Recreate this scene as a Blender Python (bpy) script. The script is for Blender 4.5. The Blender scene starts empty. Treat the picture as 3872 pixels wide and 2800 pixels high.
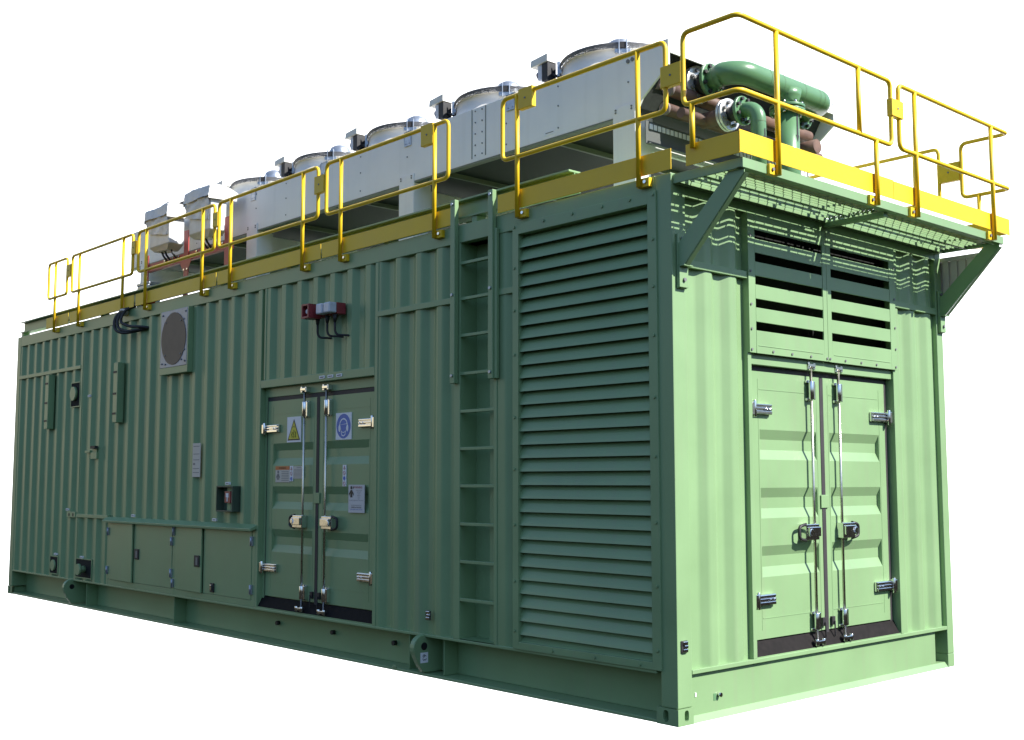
import bpy, bmesh, math, random
from mathutils import Vector, Matrix
random.seed(7)
sc = bpy.context.scene
COL = sc.collection
# ------------------------------------------------------------------ camera
cam_d = bpy.data.cameras.new("camera"); cam = bpy.data.objects.new("camera", cam_d); COL.objects.link(cam)
yaw, pit, rol = 0.8325, 0.0952, -0.0008
fw = Vector((-math.sin(yaw)*math.cos(pit), math.cos(yaw)*math.cos(pit), math.sin(pit)))
rt = Vector((math.cos(yaw), math.sin(yaw), 0)); up = rt.cross(fw)
rx = rt*math.cos(rol)+up*math.sin(rol); ux = -rt*math.sin(rol)+up*math.cos(rol)
m = Matrix((rx, ux, -fw)).transposed().to_4x4(); m.translation = (4.7356, -5.6946, 1.5145)
cam.matrix_world = m
cam_d.sensor_width = 36; cam_d.lens = 4387.97/3872*36; cam_d.clip_end = 2000; cam_d.clip_start = 0.05
sc.camera = cam
# ------------------------------------------------------------------ light
SUN = Vector((1, 0.42, 0.955)).normalized()
sl = bpy.data.lights.new("sun", 'SUN'); sl.energy = 5.0; sl.angle = math.radians(0.5); sl.color = (1, .965, .90)
so = bpy.data.objects.new("sun", sl); COL.objects.link(so); so.location = (10, 0, 12)
so.rotation_euler = SUN.to_track_quat('Z', 'Y').to_euler()
w = bpy.data.worlds.new("World"); sc.world = w; w.use_nodes = True
nt = w.node_tree; nt.nodes.clear()
out = nt.nodes.new('ShaderNodeOutputWorld'); mix = nt.nodes.new('ShaderNodeMixShader')
bg = nt.nodes.new('ShaderNodeBackground'); bg.inputs[1].default_value = 0.125
sky = nt.nodes.new('ShaderNodeTexSky'); sky.sky_type = 'NISHITA'; sky.sun_disc = False
sky.sun_elevation = math.asin(SUN.z); sky.sun_rotation = math.atan2(SUN.x, SUN.y); sky.altitude = 200; sky.dust_density = .4; sky.ozone_density = 1.6
nt.links.new(sky.outputs[0], bg.inputs[0])
gb = nt.nodes.new('ShaderNodeBackground'); gb.inputs[0].default_value = (.25, .24, .20, 1); gb.inputs[1].default_value = .07
tc = nt.nodes.new('ShaderNodeTexCoord'); sx = nt.nodes.new('ShaderNodeSeparateXYZ')
mr = nt.nodes.new('ShaderNodeMapRange'); mr.inputs[1].default_value = .02; mr.inputs[2].default_value = .30
nt.links.new(tc.outputs['Generated'], sx.inputs[0]); nt.links.new(sx.outputs[2], mr.inputs[0])
nt.links.new(mr.outputs[0], mix.inputs[0]); nt.links.new(gb.outputs[0], mix.inputs[1]); nt.links.new(bg.outputs[0], mix.inputs[2])
# warm glowing band added low at far left, standing in for sunlit surroundings
wb = nt.nodes.new('ShaderNodeBackground'); wb.inputs[0].default_value = (.70, .62, .42, 1); wb.inputs[1].default_value = 1.05
vd = nt.nodes.new('ShaderNodeVectorMath'); vd.operation = 'DOT_PRODUCT'; vd.inputs[1].default_value = (-.94, -.34, 0)
nt.links.new(tc.outputs['Generated'], vd.inputs[0])
m1 = nt.nodes.new('ShaderNodeMapRange'); m1.interpolation_type = 'SMOOTHSTEP'; m1.inputs[1].default_value = .90; m1.inputs[2].default_value = .99
nt.links.new(vd.outputs['Value'], m1.inputs[0])
m2 = nt.nodes.new('ShaderNodeValToRGB'); m2.color_ramp.interpolation = 'EASE'
mz = nt.nodes.new('ShaderNodeMapRange'); mz.inputs[1].default_value = -.5; mz.inputs[2].default_value = .5; nt.links.new(sx.outputs[2], mz.inputs[0])
for e_, (p_, v_) in zip((m2.color_ramp.elements[0], m2.color_ramp.elements[1], m2.color_ramp.elements.new(.60), m2.color_ramp.elements.new(.70)), ((.40, 0), (.90, 0), (.55, 1), (.68, 1))):
    e_.position = p_; e_.color = (v_, v_, v_, 1)
nt.links.new(mz.outputs[0], m2.inputs[0])
mm = nt.nodes.new('ShaderNodeMath'); mm.operation = 'MULTIPLY'; nt.links.new(m1.outputs[0], mm.inputs[0]); nt.links.new(m2.outputs[0], mm.inputs[1])
mx2 = nt.nodes.new('ShaderNodeMixShader'); nt.links.new(mm.outputs[0], mx2.inputs[0]); nt.links.new(mix.outputs[0], mx2.inputs[1]); nt.links.new(wb.outputs[0], mx2.inputs[2])
nt.links.new(mx2.outputs[0], out.inputs[0])
sc.view_settings.view_transform = 'Standard'; sc.view_settings.look = 'None'
sc.view_settings.exposure = 0.84; sc.view_settings.gamma = 1.0; sc.view_settings.use_curve_mapping = False

# ------------------------------------------------------------------ materials
def mat(name, col, rough=.45, metal=0., var=.06, scale=6., bump=0., bscale=60., streak=0., spec=.5, trans=0., alpha=1.):
    M = bpy.data.materials.new(name); M.use_nodes = True
    t = M.node_tree; p = t.nodes['Principled BSDF']
    p.inputs['Roughness'].default_value = rough; p.inputs['Metallic'].default_value = metal
    p.inputs['Specular IOR Level'].default_value = spec
    p.inputs['Alpha'].default_value = alpha; p.inputs['Transmission Weight'].default_value = trans
    c = t.nodes.new('ShaderNodeTexCoord')
    n = t.nodes.new('ShaderNodeTexNoise'); n.inputs['Scale'].default_value = scale; n.inputs['Detail'].default_value = 6
    t.links.new(c.outputs['Object'], n.inputs['Vector'])
    r = t.nodes.new('ShaderNodeValToRGB')
    r.color_ramp.elements[0].position = .3; r.color_ramp.elements[1].position = .72
    r.color_ramp.elements[0].color = (*[x*(1-var) for x in col], 1); r.color_ramp.elements[1].color = (*[min(1, x*(1+var)) for x in col], 1)
    t.links.new(n.outputs[0], r.inputs[0]); last = r.outputs[0]
    if streak > 0:
        mp = t.nodes.new('ShaderNodeMapping'); mp.inputs['Scale'].default_value = (14, 14, .7)
        n2 = t.nodes.new('ShaderNodeTexNoise'); n2.inputs['Scale'].default_value = 1.; n2.inputs['Detail'].default_value = 5
        t.links.new(c.outputs['Object'], mp.inputs[0]); t.links.new(mp.outputs[0], n2.inputs['Vector'])
        r2 = t.nodes.new('ShaderNodeValToRGB'); r2.color_ramp.elements[0].position = .52; r2.color_ramp.elements[1].position = .8
        r2.color_ramp.elements[0].color = (0, 0, 0, 1); r2.color_ramp.elements[1].color = (streak, streak, streak, 1)
        t.links.new(n2.outputs[0], r2.inputs[0])
        mx = t.nodes.new('ShaderNodeMix'); mx.data_type = 'RGBA'
        mx.inputs['B'].default_value = (.26, .25, .19, 1)
        t.links.new(r2.outputs[0], mx.inputs['Factor']); t.links.new(last, mx.inputs['A']); last = mx.outputs['Result']
    t.links.new(last, p.inputs['Base Color'])
    rr = t.nodes.new('ShaderNodeMapRange'); rr.inputs[3].default_value = max(.03, rough-.07); rr.inputs[4].default_value = min(1, rough+.1)
    t.links.new(n.outputs[0], rr.inputs[0]); t.links.new(rr.outputs[0], p.inputs['Roughness'])
    if bump > 0:
        nb = t.nodes.new('ShaderNodeTexNoise'); nb.inputs['Scale'].default_value = bscale; nb.inputs['Detail'].default_value = 3
        t.links.new(c.outputs['Object'], nb.inputs['Vector'])
        b = t.nodes.new('ShaderNodeBump'); b.inputs['Strength'].default_value = bump; b.inputs['Distance'].default_value = .01
        t.links.new(nb.outputs[0], b.inputs['Height']); t.links.new(b.outputs[0], p.inputs['Normal'])
    return M
GREEN = mat('green_paint', (.22, .35, .172), .36, var=.06, scale=2.2, bump=.10, bscale=5, streak=.22)
GREENP = mat('green_pipe_paint', (.115, .245, .12), .30, var=.06, scale=5, bump=.04, bscale=40)
YEL = mat('yellow_paint', (.84, .54, .012), .44, var=.05, scale=4, bump=.03, bscale=30)
WHT = mat('white_panel', (.88, .875, .86), .42, var=.035, scale=3, bump=.02, bscale=20, streak=.08)
WARM = mat('fan_cream', (.78, .76, .70), .45, var=.04)
GALV = mat('galvanised_steel', (.42, .46, .52), .38, metal=.75, var=.18, scale=25)
CHR = mat('polished_steel', (.80, .79, .78), .12, metal=1., var=.05, scale=30, bump=.05, bscale=22)
ZINC = mat('zinc_flange', (.72, .72, .71), .32, metal=.45, var=.1, scale=30)
ROD = mat('plated_rod', (.66, .62, .54), .27, metal=1., var=.08, scale=18)
BLK = mat('black_rubber', (.022, .021, .022), .55, var=.2)
SEAL = mat('door_seal_rubber', (.035, .031, .034), .6, var=.15)
SILL = mat('black_sill', (.012, .010, .010), .75, spec=.15, var=.4, scale=20)
VOID = mat('dark_interior', (.006, .007, .006), .9, var=.2)  # near-black colour put in for unlit depth behind louvres and in holes
COIL = mat('coil_fins', (.028, .033, .030), .7, var=.25, scale=40)
FRAMEG = mat('grey_frame', (.20, .215, .20), .55, var=.1)
RED = mat('red_oxide_paint', (.46, .06, .055), .45, var=.12)
REDP = mat('red_plastic', (.28, .040, .045), .38, var=.06)
BROWN = mat('brown_primer', (.15, .085, .062), .6, var=.25, scale=14, bump=.1, bscale=90)
PLAST = mat('plastic_wrap', (.72, .71, .68), .38, var=.14, scale=9, bump=.35, bscale=16)
BEIGE = mat('beige_cladding', (.66, .56, .53), .6, var=.06)
CARD = mat('brown_board', (.30, .205, .13), .75, var=.1)
LENS = mat('white_lens', (.62, .64, .70), .3, var=.1, scale=20)
LABW = mat('label_white', (.86, .86, .88), .45, var=.03)
LABB = mat('label_beige', (.62, .57, .50), .5, var=.06)
INK = mat('black_ink', (.02, .02, .022), .5, var=.05)
INKG = mat('grey_ink', (.18, .18, .185), .5, var=.05)
INKR = mat('red_ink', (.42, .06, .06), .5, var=.05)
ORA = mat('orange_ink', (.62, .17, .05), .45, var=.05)
BLUE = mat('blue_ink', (.04, .14, .52), .4, var=.05)
SYEL = mat('sign_yellow', (.62, .56, .03), .4, var=.05)
ORB = mat('bright_orange', (.75, .10, .02), .5, var=.1)
SKYM = mat('white_backdrop', (.9, .9, .9), .9, var=.0)

# ------------------------------------------------------------------ mesh builder
class MB:
    def __init__(s, tf=None): s.bm = bmesh.new(); s.tf = tf or (lambda a, b, c: (a, b, c))
    def v(s, p): return s.bm.verts.new(s.tf(*p))
    def face(s, pts, sm=False):
        try:
            f = s.bm.faces.new([s.v(p) for p in pts]); f.smooth = sm; return f
        except ValueError: return None
    def box(s, a0, a1, b0, b1, c0, c1):
        P = [(a, b, c) for a in (a0, a1) for b in (b0, b1) for c in (c0, c1)]
        V = [s.v(p) for p in P]
        for q in ((0, 1, 3, 2), (4, 6, 7, 5), (0, 4, 5, 1), (2, 3, 7, 6), (0, 2, 6, 4), (1, 5, 7, 3)): s.bm.faces.new([V[i] for i in q])
        return s
    def hexa(s, P):   # 8 corner points, bottom ring then top ring
        V = [s.v(p) for p in P]
        for q in ((3, 2, 1, 0), (4, 5, 6, 7), (0, 1, 5, 4), (1, 2, 6, 5), (2, 3, 7, 6), (3, 0, 4, 7)): s.bm.faces.new([V[i] for i in q])
        return s
    def prism(s, poly, d0, d1, axis):
        def P(a, b, d): return {'x': (d, a, b), 'y': (a, d, b), 'z': (a, b, d)}[axis]
        A = [s.v(P(a, b, d0)) for a, b in poly]; B = [s.v(P(a, b, d1)) for a, b in poly]; n = len(poly)
        s.bm.faces.new(A); s.bm.faces.new(B[::-1])
        for i in range(n): s.bm.faces.new([A[i], B[i], B[(i+1) % n], A[(i+1) % n]])
        return s
    def tube(s, pts, r, seg=12, caps=True):
        pts = [Vector(p) for p in pts]; rings = []; n = len(pts)
        rad = r if isinstance(r, (list, tuple)) else [r]*n
        t0 = (pts[1]-pts[0]).normalized()
        ref = Vector((0, 0, 1)) if abs(t0.z) < .9 else Vector((1, 0, 0))
        u = t0.cross(ref).normalized()
        for i in range(n):
            if i == 0: t = t0
            elif i == n-1: t = (pts[i]-pts[i-1]).normalized()
            else:
                t = (pts[i+1]-pts[i]).normalized()+(pts[i]-pts[i-1]).normalized()
                t = t.normalized() if t.length > 1e-6 else (pts[i]-pts[i-1]).normalized()
            u = (u-t*u.dot(t)).normalized(); b = t.cross(u)
            rings.append([s.v(pts[i]+(u*math.cos(a)+b*math.sin(a))*rad[i]) for a in [2*math.pi*k/seg for k in range(seg)]])
        for i in range(n-1):
            for k in range(seg):
                f = s.bm.faces.new([rings[i][k], rings[i][(k+1) % seg], rings[i+1][(k+1) % seg], rings[i+1][k]]); f.smooth = True
        if caps: s.bm.faces.new(rings[0][::-1]); s.bm.faces.new(rings[-1])
        return s
    def cyl(s, p0, p1, r, seg=16, r2=None): return s.tube([p0, p1], [r, r if r2 is None else r2], seg)
    def lathe(s, prof, c, seg=40, a0=0, a1=2*math.pi):   # prof: (r,z) list about vertical axis at c
        R = []
        full = abs(a1-a0-2*math.pi) < 1e-6; m_ = seg if full else seg+1
        for r, z in prof:
            R.append([s.v((c[0]+r*math.cos(a0+(a1-a0)*k/seg), c[1]+r*math.sin(a0+(a1-a0)*k/seg), c[2]+z)) for k in range(m_)])
        for i in range(len(prof)-1):
            for k in range(seg):
                k2 = (k+1) % m_
                f = s.bm.faces.new([R[i][k], R[i][k2], R[i+1][k2], R[i+1][k]]); f.smooth = True
        return s
    def ovalplate(s, a0, a1, c0, c1, oc, ra, rc, depth, mk, n=24, back=True):
        # plate a0..a1 x c0..c1 with an oval hole; mk(a,c,d) -> point (d = depth inwards)
        sq = []; ov = []
        for k in range(n):
            t = 2*math.pi*k/n; ca, sa = math.cos(t), math.sin(t)
            ov.append((oc[0]+ra*(abs(ca)**.7)*(1 if ca > 0 else -1), oc[1]+rc*(abs(sa)**.7)*(1 if sa > 0 else -1)))
            q = max(abs(ca), abs(sa)); x, y = ca/q, sa/q
            sq.append((oc[0]+x*((a1-oc[0]) if x > 0 else (oc[0]-a0)), oc[1]+y*((c1-oc[1]) if y > 0 else (oc[1]-c0))))
        S = [s.v(mk(a, c, 0)) for a, c in sq]; O = [s.v(mk(a, c, 0)) for a, c in ov]; I = [s.v(mk(a, c, depth)) for a, c in ov]
        for k in range(n):
            j = (k+1) % n
            s.bm.faces.new([S[k], S[j], O[j], O[k]]); s.bm.faces.new([O[k], O[j], I[j], I[k]])
        if back: s.bm.faces.new(I)
        return s
    def build_split(s, name, material, parent=None, bevel=0.):     # every loose piece becomes an object of its own
        s.bm.verts.index_update(); seen = set(); outs = []
        for v0 in s.bm.verts:
            if v0.index in seen: continue
            st = [v0]; seen.add(v0.index); isl = []
            while st:
                v = st.pop(); isl.append(v)
                for e in v.link_edges:
                    q = e.other_vert(v)
                    if q.index not in seen: seen.add(q.index); st.append(q)
            m2 = MB(); mp = {v.index: m2.bm.verts.new(v.co) for v in isl}
            for f in {f for v in isl for f in v.link_faces}:
                nf = m2.bm.faces.new([mp[v.index] for v in f.verts]); nf.smooth = f.smooth
            outs.append(m2.build(name, material, parent, bevel))
        s.bm.free(); return outs
    def build(s, name, material, parent=None, bevel=0., loc=None, recalc=True, nseg=2):
        bmesh.ops.remove_doubles(s.bm, verts=s.bm.verts, dist=1e-5)
        if recalc: bmesh.ops.recalc_face_normals(s.bm, faces=s.bm.faces)
        org = Vector(parent['org']) if parent is not None else (Vector(loc) if loc else None)
        if org is None:
            xs = [v.co.copy() for v in s.bm.verts]
            lo = Vector([min(c[i] for c in xs) for i in range(3)]); hi = Vector([max(c[i] for c in xs) for i in range(3)])
            org = Vector(((lo.x+hi.x)/2, (lo.y+hi.y)/2, lo.z))
        for v in s.bm.verts: v.co -= org
        me = bpy.data.meshes.new(name); s.bm.to_mesh(me); s.bm.free()
        me.materials.append(material)
        o = bpy.data.objects.new(name, me); COL.objects.link(o)
        if parent is not None: o.parent = parent
        else: o.location = org
        o['org'] = tuple(org)
        if bevel > 0:
            b = o.modifiers.new('bevel', 'BEVEL'); b.width = bevel; b.segments = nseg; b.limit_method = 'ANGLE'; b.angle_limit = math.radians(40)
            b.harden_normals = False
        return o
def tag(o, label, cat, group=None, kind=None):
    if label: o['label'] = label
    if cat: o['category'] = cat
    if group: o['group'] = group
    if kind: o['kind'] = kind
    return o
def thing(name, label, cat, loc, group=None):
    o = bpy.data.objects.new(name, None); COL.objects.link(o); o.location = loc; o['org'] = tuple(loc); o.empty_display_size = .2
    return tag(o, label, cat, group)
def rounded(pts, r, n=6, closed=False):
    pts = [Vector(p) for p in pts]; out_ = []; N = len(pts)
    for i, p in enumerate(pts):
        if not closed and i in (0, N-1): out_.append(p); continue
        a = pts[(i-1) % N]; b = pts[(i+1) % N]
        d1 = (a-p).normalized(); d2 = (b-p).normalized()
        k = min(r, (a-p).length*.5, (b-p).length*.5)
        p1 = p+d1*k; p2 = p+d2*k
        for j in range(n+1):
            t = j/n; out_.append(p1*(1-t)**2+p*2*t*(1-t)+p2*t*t)
    if closed: out_.append(out_[0].copy())
    return out_
def text(s, size, name, material, mk, parent, cx, cz, width=None):
    # lettering lying in a panel; mk(a, c) -> world point
    cu = bpy.data.curves.new('txt', 'FONT'); cu.body = s; cu.size = size; cu.align_x = 'CENTER'; cu.align_y = 'CENTER'
    to = bpy.data.objects.new('txt', cu); COL.objects.link(to)
    dg = bpy.context.evaluated_depsgraph_get(); dg.update()
    me = bpy.data.meshes.new_from_object(to.evaluated_get(dg))
    COL.objects.unlink(to); bpy.data.objects.remove(to)
    xs = [v.co.x for v in me.vertices]; k = 1.
    if width and xs: k = width/(max(xs)-min(xs))
    org = Vector(parent['org'])
    for v in me.vertices: v.co = Vector(mk(cx+v.co.x*k, cz+v.co.y))-org
    me.materials.clear(); me.materials.append(material)
    o = bpy.data.objects.new(name, me); COL.objects.link(o); o.parent = parent; o['org'] = tuple(org)
    return o

L, W, H = 11.714, 3.525, 3.5
# ------------------------------------------------------------------ backdrop
n = Vector((.90, -.12, .42)).normalized(); c0 = Vector((-42, 6, 0)); e1 = Vector((0, 0, 1)).cross(n).normalized(); e2 = n.cross(e1)
def on_plane(az, el, dist=None):   # where a ray from the front of the container meets the backdrop
    d_ = Vector((-math.sin(az)*math.cos(el), math.cos(az)*math.cos(el), math.sin(el))); o_ = Vector((4.7, -5.7, 1.5))
    return o_+d_*((c0-o_).dot(n)/d_.dot(n))
R_ = math.radians
mb = MB(); mb.face([on_plane(R_(82), R_(-26)), on_plane(R_(12), R_(-26)), on_plane(R_(12), R_(12)), on_plane(R_(20), R_(45)), on_plane(R_(82), R_(45))])
sky_o = mb.build('sky', SKYM, loc=tuple(c0)); tag(sky_o, 'plain bright white backdrop behind the whole container', 'sky', kind='structure')

# ------------------------------------------------------------------ container
cont = thing('generator_container', 'long pale green corrugated steel container housing a generator set', 'container', (-L/2, W/2, 0))
def P(name, mb, material=GREEN, bevel=0., parent=None): return mb.build(name, material, parent or cont, bevel)
def PS(name, mb, material=GREEN, bevel=0., parent=None): return mb.build_split(name, material, parent or cont, bevel)

# base beams
mb = MB()
XA, XB = -11.585, -.171
mb.box(XA, XB, 0, .22, .303, .325).box(XA, XB, .19, .21, .022, .303).box(XA, XB, 0.004, .22, 0, .022)
for x in (-2.80, -2.36, -9.2, -6.9): mb.box(x-.006, x+.006, .05, .19, .022, .303)
mb.box(-2.95, -2.90, -.004, .004, .02, .045)
P('base_frame', mb, bevel=.004)
mb = MB()
for x in (-5.007, -4.075, -3.164): mb.cyl((x, .19, .178), (x, .155, .178), .020, 12)
PS('beam_stub', mb, BLK)
mb = MB()
mb.box(-.20, -.03, .145, 3.27, .04, .30).box(-.20, 0, .145, 3.42, .302, .33).box(-.22, -.20, 3.27, 3.42, 0.04, .30)
mb.hexa([(-.09, .15, 0), (0, .15, 0), (0, 3.42, 0), (-.09, 3.42, 0), (-.09, .15, .042), (-.028, .15, .042), (-.028, 3.42, .042), (-.09, 3.42, .042)])
P('end_base_beam', mb, bevel=.003)
mb = MB(); mb.box(-L+.0, -.2, .2, W, .02, .3); P('floor', mb, FRAMEG)
# posts
for (x0, x1, y0, y1) in ((-.135, 0, 0, .142), (-L, XA, 0, .32), (-.14, 0, 3.42, W), (-L, XA, 3.40, W)):
    P('corner_post', MB().box(x0, x1, y0, y1, .106, H-.002), bevel=.006)
# castings with oval holes on the two visible faces
def casting(x0, x1, y0, y1, side_hole, end_hole):
    mb = MB()
    mb.ovalplate(x0, x1, 0, .104, side_hole, .023, .036, .045, lambda a, c, d: (a, y0+d, c))
    if end_hole: mb.ovalplate(y0, y1, 0, .104, end_hole, .021, .034, .045, lambda a, c, d: (x1-d, a, c))
    mb.box(x0+.001, x1-.046, y0+.046, y1, .001, .103)
    mb.face([(x0, y0, .104), (x1, y0, .104), (x1, y1, .104), (x0, y1, .104)]); mb.face([(x0, y0, 0), (x1, y0, 0), (x1, y1, 0), (x0, y1, 0)])
    P('corner_casting', mb)
casting(-.171, .004, -.004, .146, (-.096, .055), (.078, .058))
casting(-L-.003, -L+.16, -.004, .32, (-L+.07, .055), None)
P('corner_casting', MB().box(-.15, -.001, 3.42, W, 0, .106), bevel=.004)
# top rails
mb = MB(); mb.box(XA, -.135, 0, .07, 3.36, H)
mb.box(XA, -.135, W-.07, W, 3.36, H)
PS('top_rail', mb, bevel=.004)
P('end_top_rail', MB().box(-.07, -.001, .142, 3.42, 3.36, 3.47), bevel=.004)
P('roof', MB().box(-L+.01, -.08, .07, W-.07, 3.44, 3.47))
PS('rear_wall', MB().box(-L+.1, -.12, W-.06, W-.03, .3, 3.38).box(-L+.02, -L+.05, .1, W-.1, .3, 3.38))
# corrugated sheets
def corr_x(mb, xa, xb, z0, z1, ph, pitch=.2675, y_out=.006, dep=.036):
    pts = []
    k = math.floor((xa-ph)/pitch)-1
    while ph+k*pitch < xb+pitch:
        e = ph+k*pitch          # right edge of an outer flat
        for dx, y in ((-.072, 0), (0, 0), (.062, dep), (.062+.07, dep)): pts.append((e+dx, y_out+y))
        k += 1
    pts.sort()
    def yat(x):
        for (x1, y1), (x2, y2) in zip(pts, pts[1:]):
            if x1 <= x <= x2: return y1+(y2-y1)*(x-x1)/max(1e-9, x2-x1)
        return y_out
    P_ = [(xa, yat(xa))]+[p for p in pts if xa < p[0] < xb]+[(xb, yat(xb))]
    A = [mb.v((x, y, z0)) for x, y in P_]; B = [mb.v((x, y, z1)) for x, y in P_]
    for i in range(len(P_)-1): mb.bm.faces.new([A[i], A[i+1], B[i+1], B[i]])
mb = MB()
corr_x(mb, XA, -9.475, .325, 3.36, -11.266); corr_x(mb, -9.42, -8.53, .325, 3.36, -9.134)
corr_x(mb, -8.53, -5.15, 1.06, 3.36, -9.134); corr_x(mb, -5.11, -3.245, 2.475, 3.36, -4.69, .2735); corr_x(mb, -3.2, -2.19, .325, 3.36, -2.89, .2735)
corr_x(mb, -1.70, -1.50, .325, 3.36, -1.60, .5, dep=.02)
for o in PS('side_wall', mb):
    b = o.modifiers.new('bevel', 'BEVEL'); b.width = .012; b.segments = 2; b.limit_method = 'ANGLE'; b.angle_limit = .3
# flat posts, belts and header
mb = MB()
mb.box(-9.475, -9.42, 0, .03, .325, 3.36).box(-5.15, -5.11, 0, .09, .325, 3.36).box(-3.245, -3.2, 0, .09, .325, 3.36)
mb.box(-2.19, -2.117, 0, .28, .325, 3.36).box(-1.726, -1.69, 0, .28, .325, 3.36).box(-5.11, -3.245, 0, .08, 2.40, 2.475)
mb.box(-5.06, -5.03, .0, .03, 2.475, 3.36)
PS('wall_post', mb, bevel=.004)
mb = MB()
mb.box(XA, -9.475, -.006, .03, 2.905, 2.95).box(-3.2, -2.19, -.005, .03, 2.893, 2.94).box(-1.69, -1.5, -.005, .03, 2.893, 2.94).box(-9.5, -8.53, -.006, .03, 1.075, 1.117)
PS('belt_rail', mb, bevel=.003)
mb = MB(); mb.box(-9.735, -9.47, -.012, .0, 1.07, 1.14); P('bracket_plate', mb, bevel=.003)
mb = MB(); mb.cyl((-9.66, -.011, 1.103), (-9.66, -.014, 1.103), .02, 14).cyl((-9.54, -.011, 1.103), (-9.54, -.014, 1.103), .02, 14); PS('bolt_hole', mb, BLK)
# ladder bay back wall
mb = MB()
bay = [(-2.117, .17), (-1.95, .17), (-1.88, .10), (-1.726, .10)]
for (xa_, ya_), (xb_, yb_) in zip(bay, bay[1:]): mb.face([(xa_, ya_, .33), (xb_, yb_, .33), (xb_, yb_, 3.36), (xa_, ya_, 3.36)])
mb.face([(-2.117, 0.002, .332), (-1.726, 0.002, .332), (-1.726, .28, .332), (-2.117, .28, .332)])
P('ladder_bay', mb)
# side louvre
mb = MB()
xl, xr, zb, zt = -1.443, -.192, .374, 3.318
mb.box(-1.505, xl, -.012, .10, .325, 3.40).box(xr, -.12, -.012, .10, .325, 3.40).box(xl, xr, -.012, .10, zt, 3.40).box(xl, xr, -.012, .10, .325, zb)
P('louvre_frame', mb, bevel=.003)
mb = MB()
bl = [(-1.485, z) for z in (3.07, 2.755, 2.43, 1.973, 1.6, 1.2, .8, .45)]+[(x, 3.375) for x in (-1.485, -1.173, -.884, -.599, -.346, -.145)]+[(-.15, z) for z in (3.08, 2.77, 2.45, 2.05, 1.67, 1.25, .85, .45)]+[(x, .348) for x in (-1.1, -.7, -.3)]
for x, z in bl: mb.cyl((x, -.012, z), (x, -.021, z), .011, 8)
PS('louvre_frame_bolt', mb)
mb = MB(); k = 0
while True:
    ze = 3.218-.0963*k; k += 1
    if ze < zb-.115: break
    sec = [(.012, ze+.004), (.0, ze), (.005, ze+.018), (.026, ze+.062), (.062, ze+.113)]
    for (y0, z0), (y1, z1) in zip(sec, sec[1:]):
        z0, z1 = min(max(z0, zb), zt), min(max(z1, zb), zt)
        if abs(z1-z0)+abs(y1-y0) > 1e-4: mb.face([(xl, y0, z0), (xr, y0, z0), (xr, y1, z1), (xl, y1, z1)])
o = P('louvre_slats', mb); o['label'] = 'stack of wide horizontal sloping louvre blades'
P('louvre_dark_sheet', MB().box(xl, xr, .105, .12, zb, zt), VOID)  # black sheet stands in for the shade inside the louvre
# cabinet doors with canopy
mb = MB(); mb.box(-8.53, -8.48, 0, .05, .325, 1.06).box(-6.865, -6.81, 0, .05, .325, 1.06).box(-5.21, -5.15, 0, .05, .325, 1.06).box(-8.48, -5.21, .002, .05, .325, .385).box(-8.48, -5.21, .02, .03, .385, 1.06)
P('cabinet_frame', mb, bevel=.003)
def cab(x0, x1, ajar, hinge_left, hx, handle):
    mb = MB()
    ya, yb = (-.004, -.004-ajar) if hinge_left else (-.004-ajar, -.004)
    mb.hexa([(x0, ya, .388), (x1, yb, .388), (x1, yb+.018, .388), (x0, ya+.018, .388), (x0, ya, 1.035), (x1, yb, 1.035), (x1, yb+.018, 1.035), (x0, ya+.018, 1.035)])
    d = P('cabinet_door', mb, bevel=.003)
    mb = MB()
    for z in hx[1]: mb.box(hx[0]-.022, hx[0]+.022, -.016, .004, z-.045, z+.045).cyl((hx[0], -.018, z-.045), (hx[0], -.018, z+.045), .008, 8)
    P('hinge', mb, GALV, parent=d)
    if handle:
        hxx, hz, yy = handle
        mb = MB(); mb.box(hxx-.055, hxx+.055, yy-.012, yy, hz-.058, hz+.058); hd = P('handle', mb, BLK, bevel=.008, parent=d)
        mb = MB(); mb.box(hxx-.012, hxx+.03, yy-.0145, yy-.012, hz-.038, hz+.038); P('latch_paddle', mb, INKG, parent=d)
    return d
cab(-8.478, -7.806, .022, True, (-8.49, (.935, .492)), None)
cab(-7.802, -6.872, .0, False, (-6.875, (.88, .547)), (-7.715, .706, -.004))
cab(-6.803, -6.182, .02, True, (-6.835, (.987, .446)), (-6.262, .703, -.024))
d = cab(-6.168, -5.214, .0, False, (-5.208, (.943, .486)), None)
mb = MB(); mb.box(-5.995, -5.925, -.02, -.004, .41, .50); P('lock', mb, BLK, parent=d, bevel=.004)
mb = MB(); mb.box(-5.975, -5.945, -.034, -.02, .43, .485); P('hasp', mb, CHR, parent=d, bevel=.004)
mb = MB(); mb.hexa([(-8.55, -.062, 1.038), (-5.145, -.062, 1.038), (-5.135, .01, 1.062), (-8.56, .01, 1.062), (-8.55, -.064, 1.062), (-5.145, -.064, 1.062), (-5.135, .01, 1.104), (-8.56, .01, 1.104)])
P('rain_canopy', mb, bevel=.003)
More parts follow.
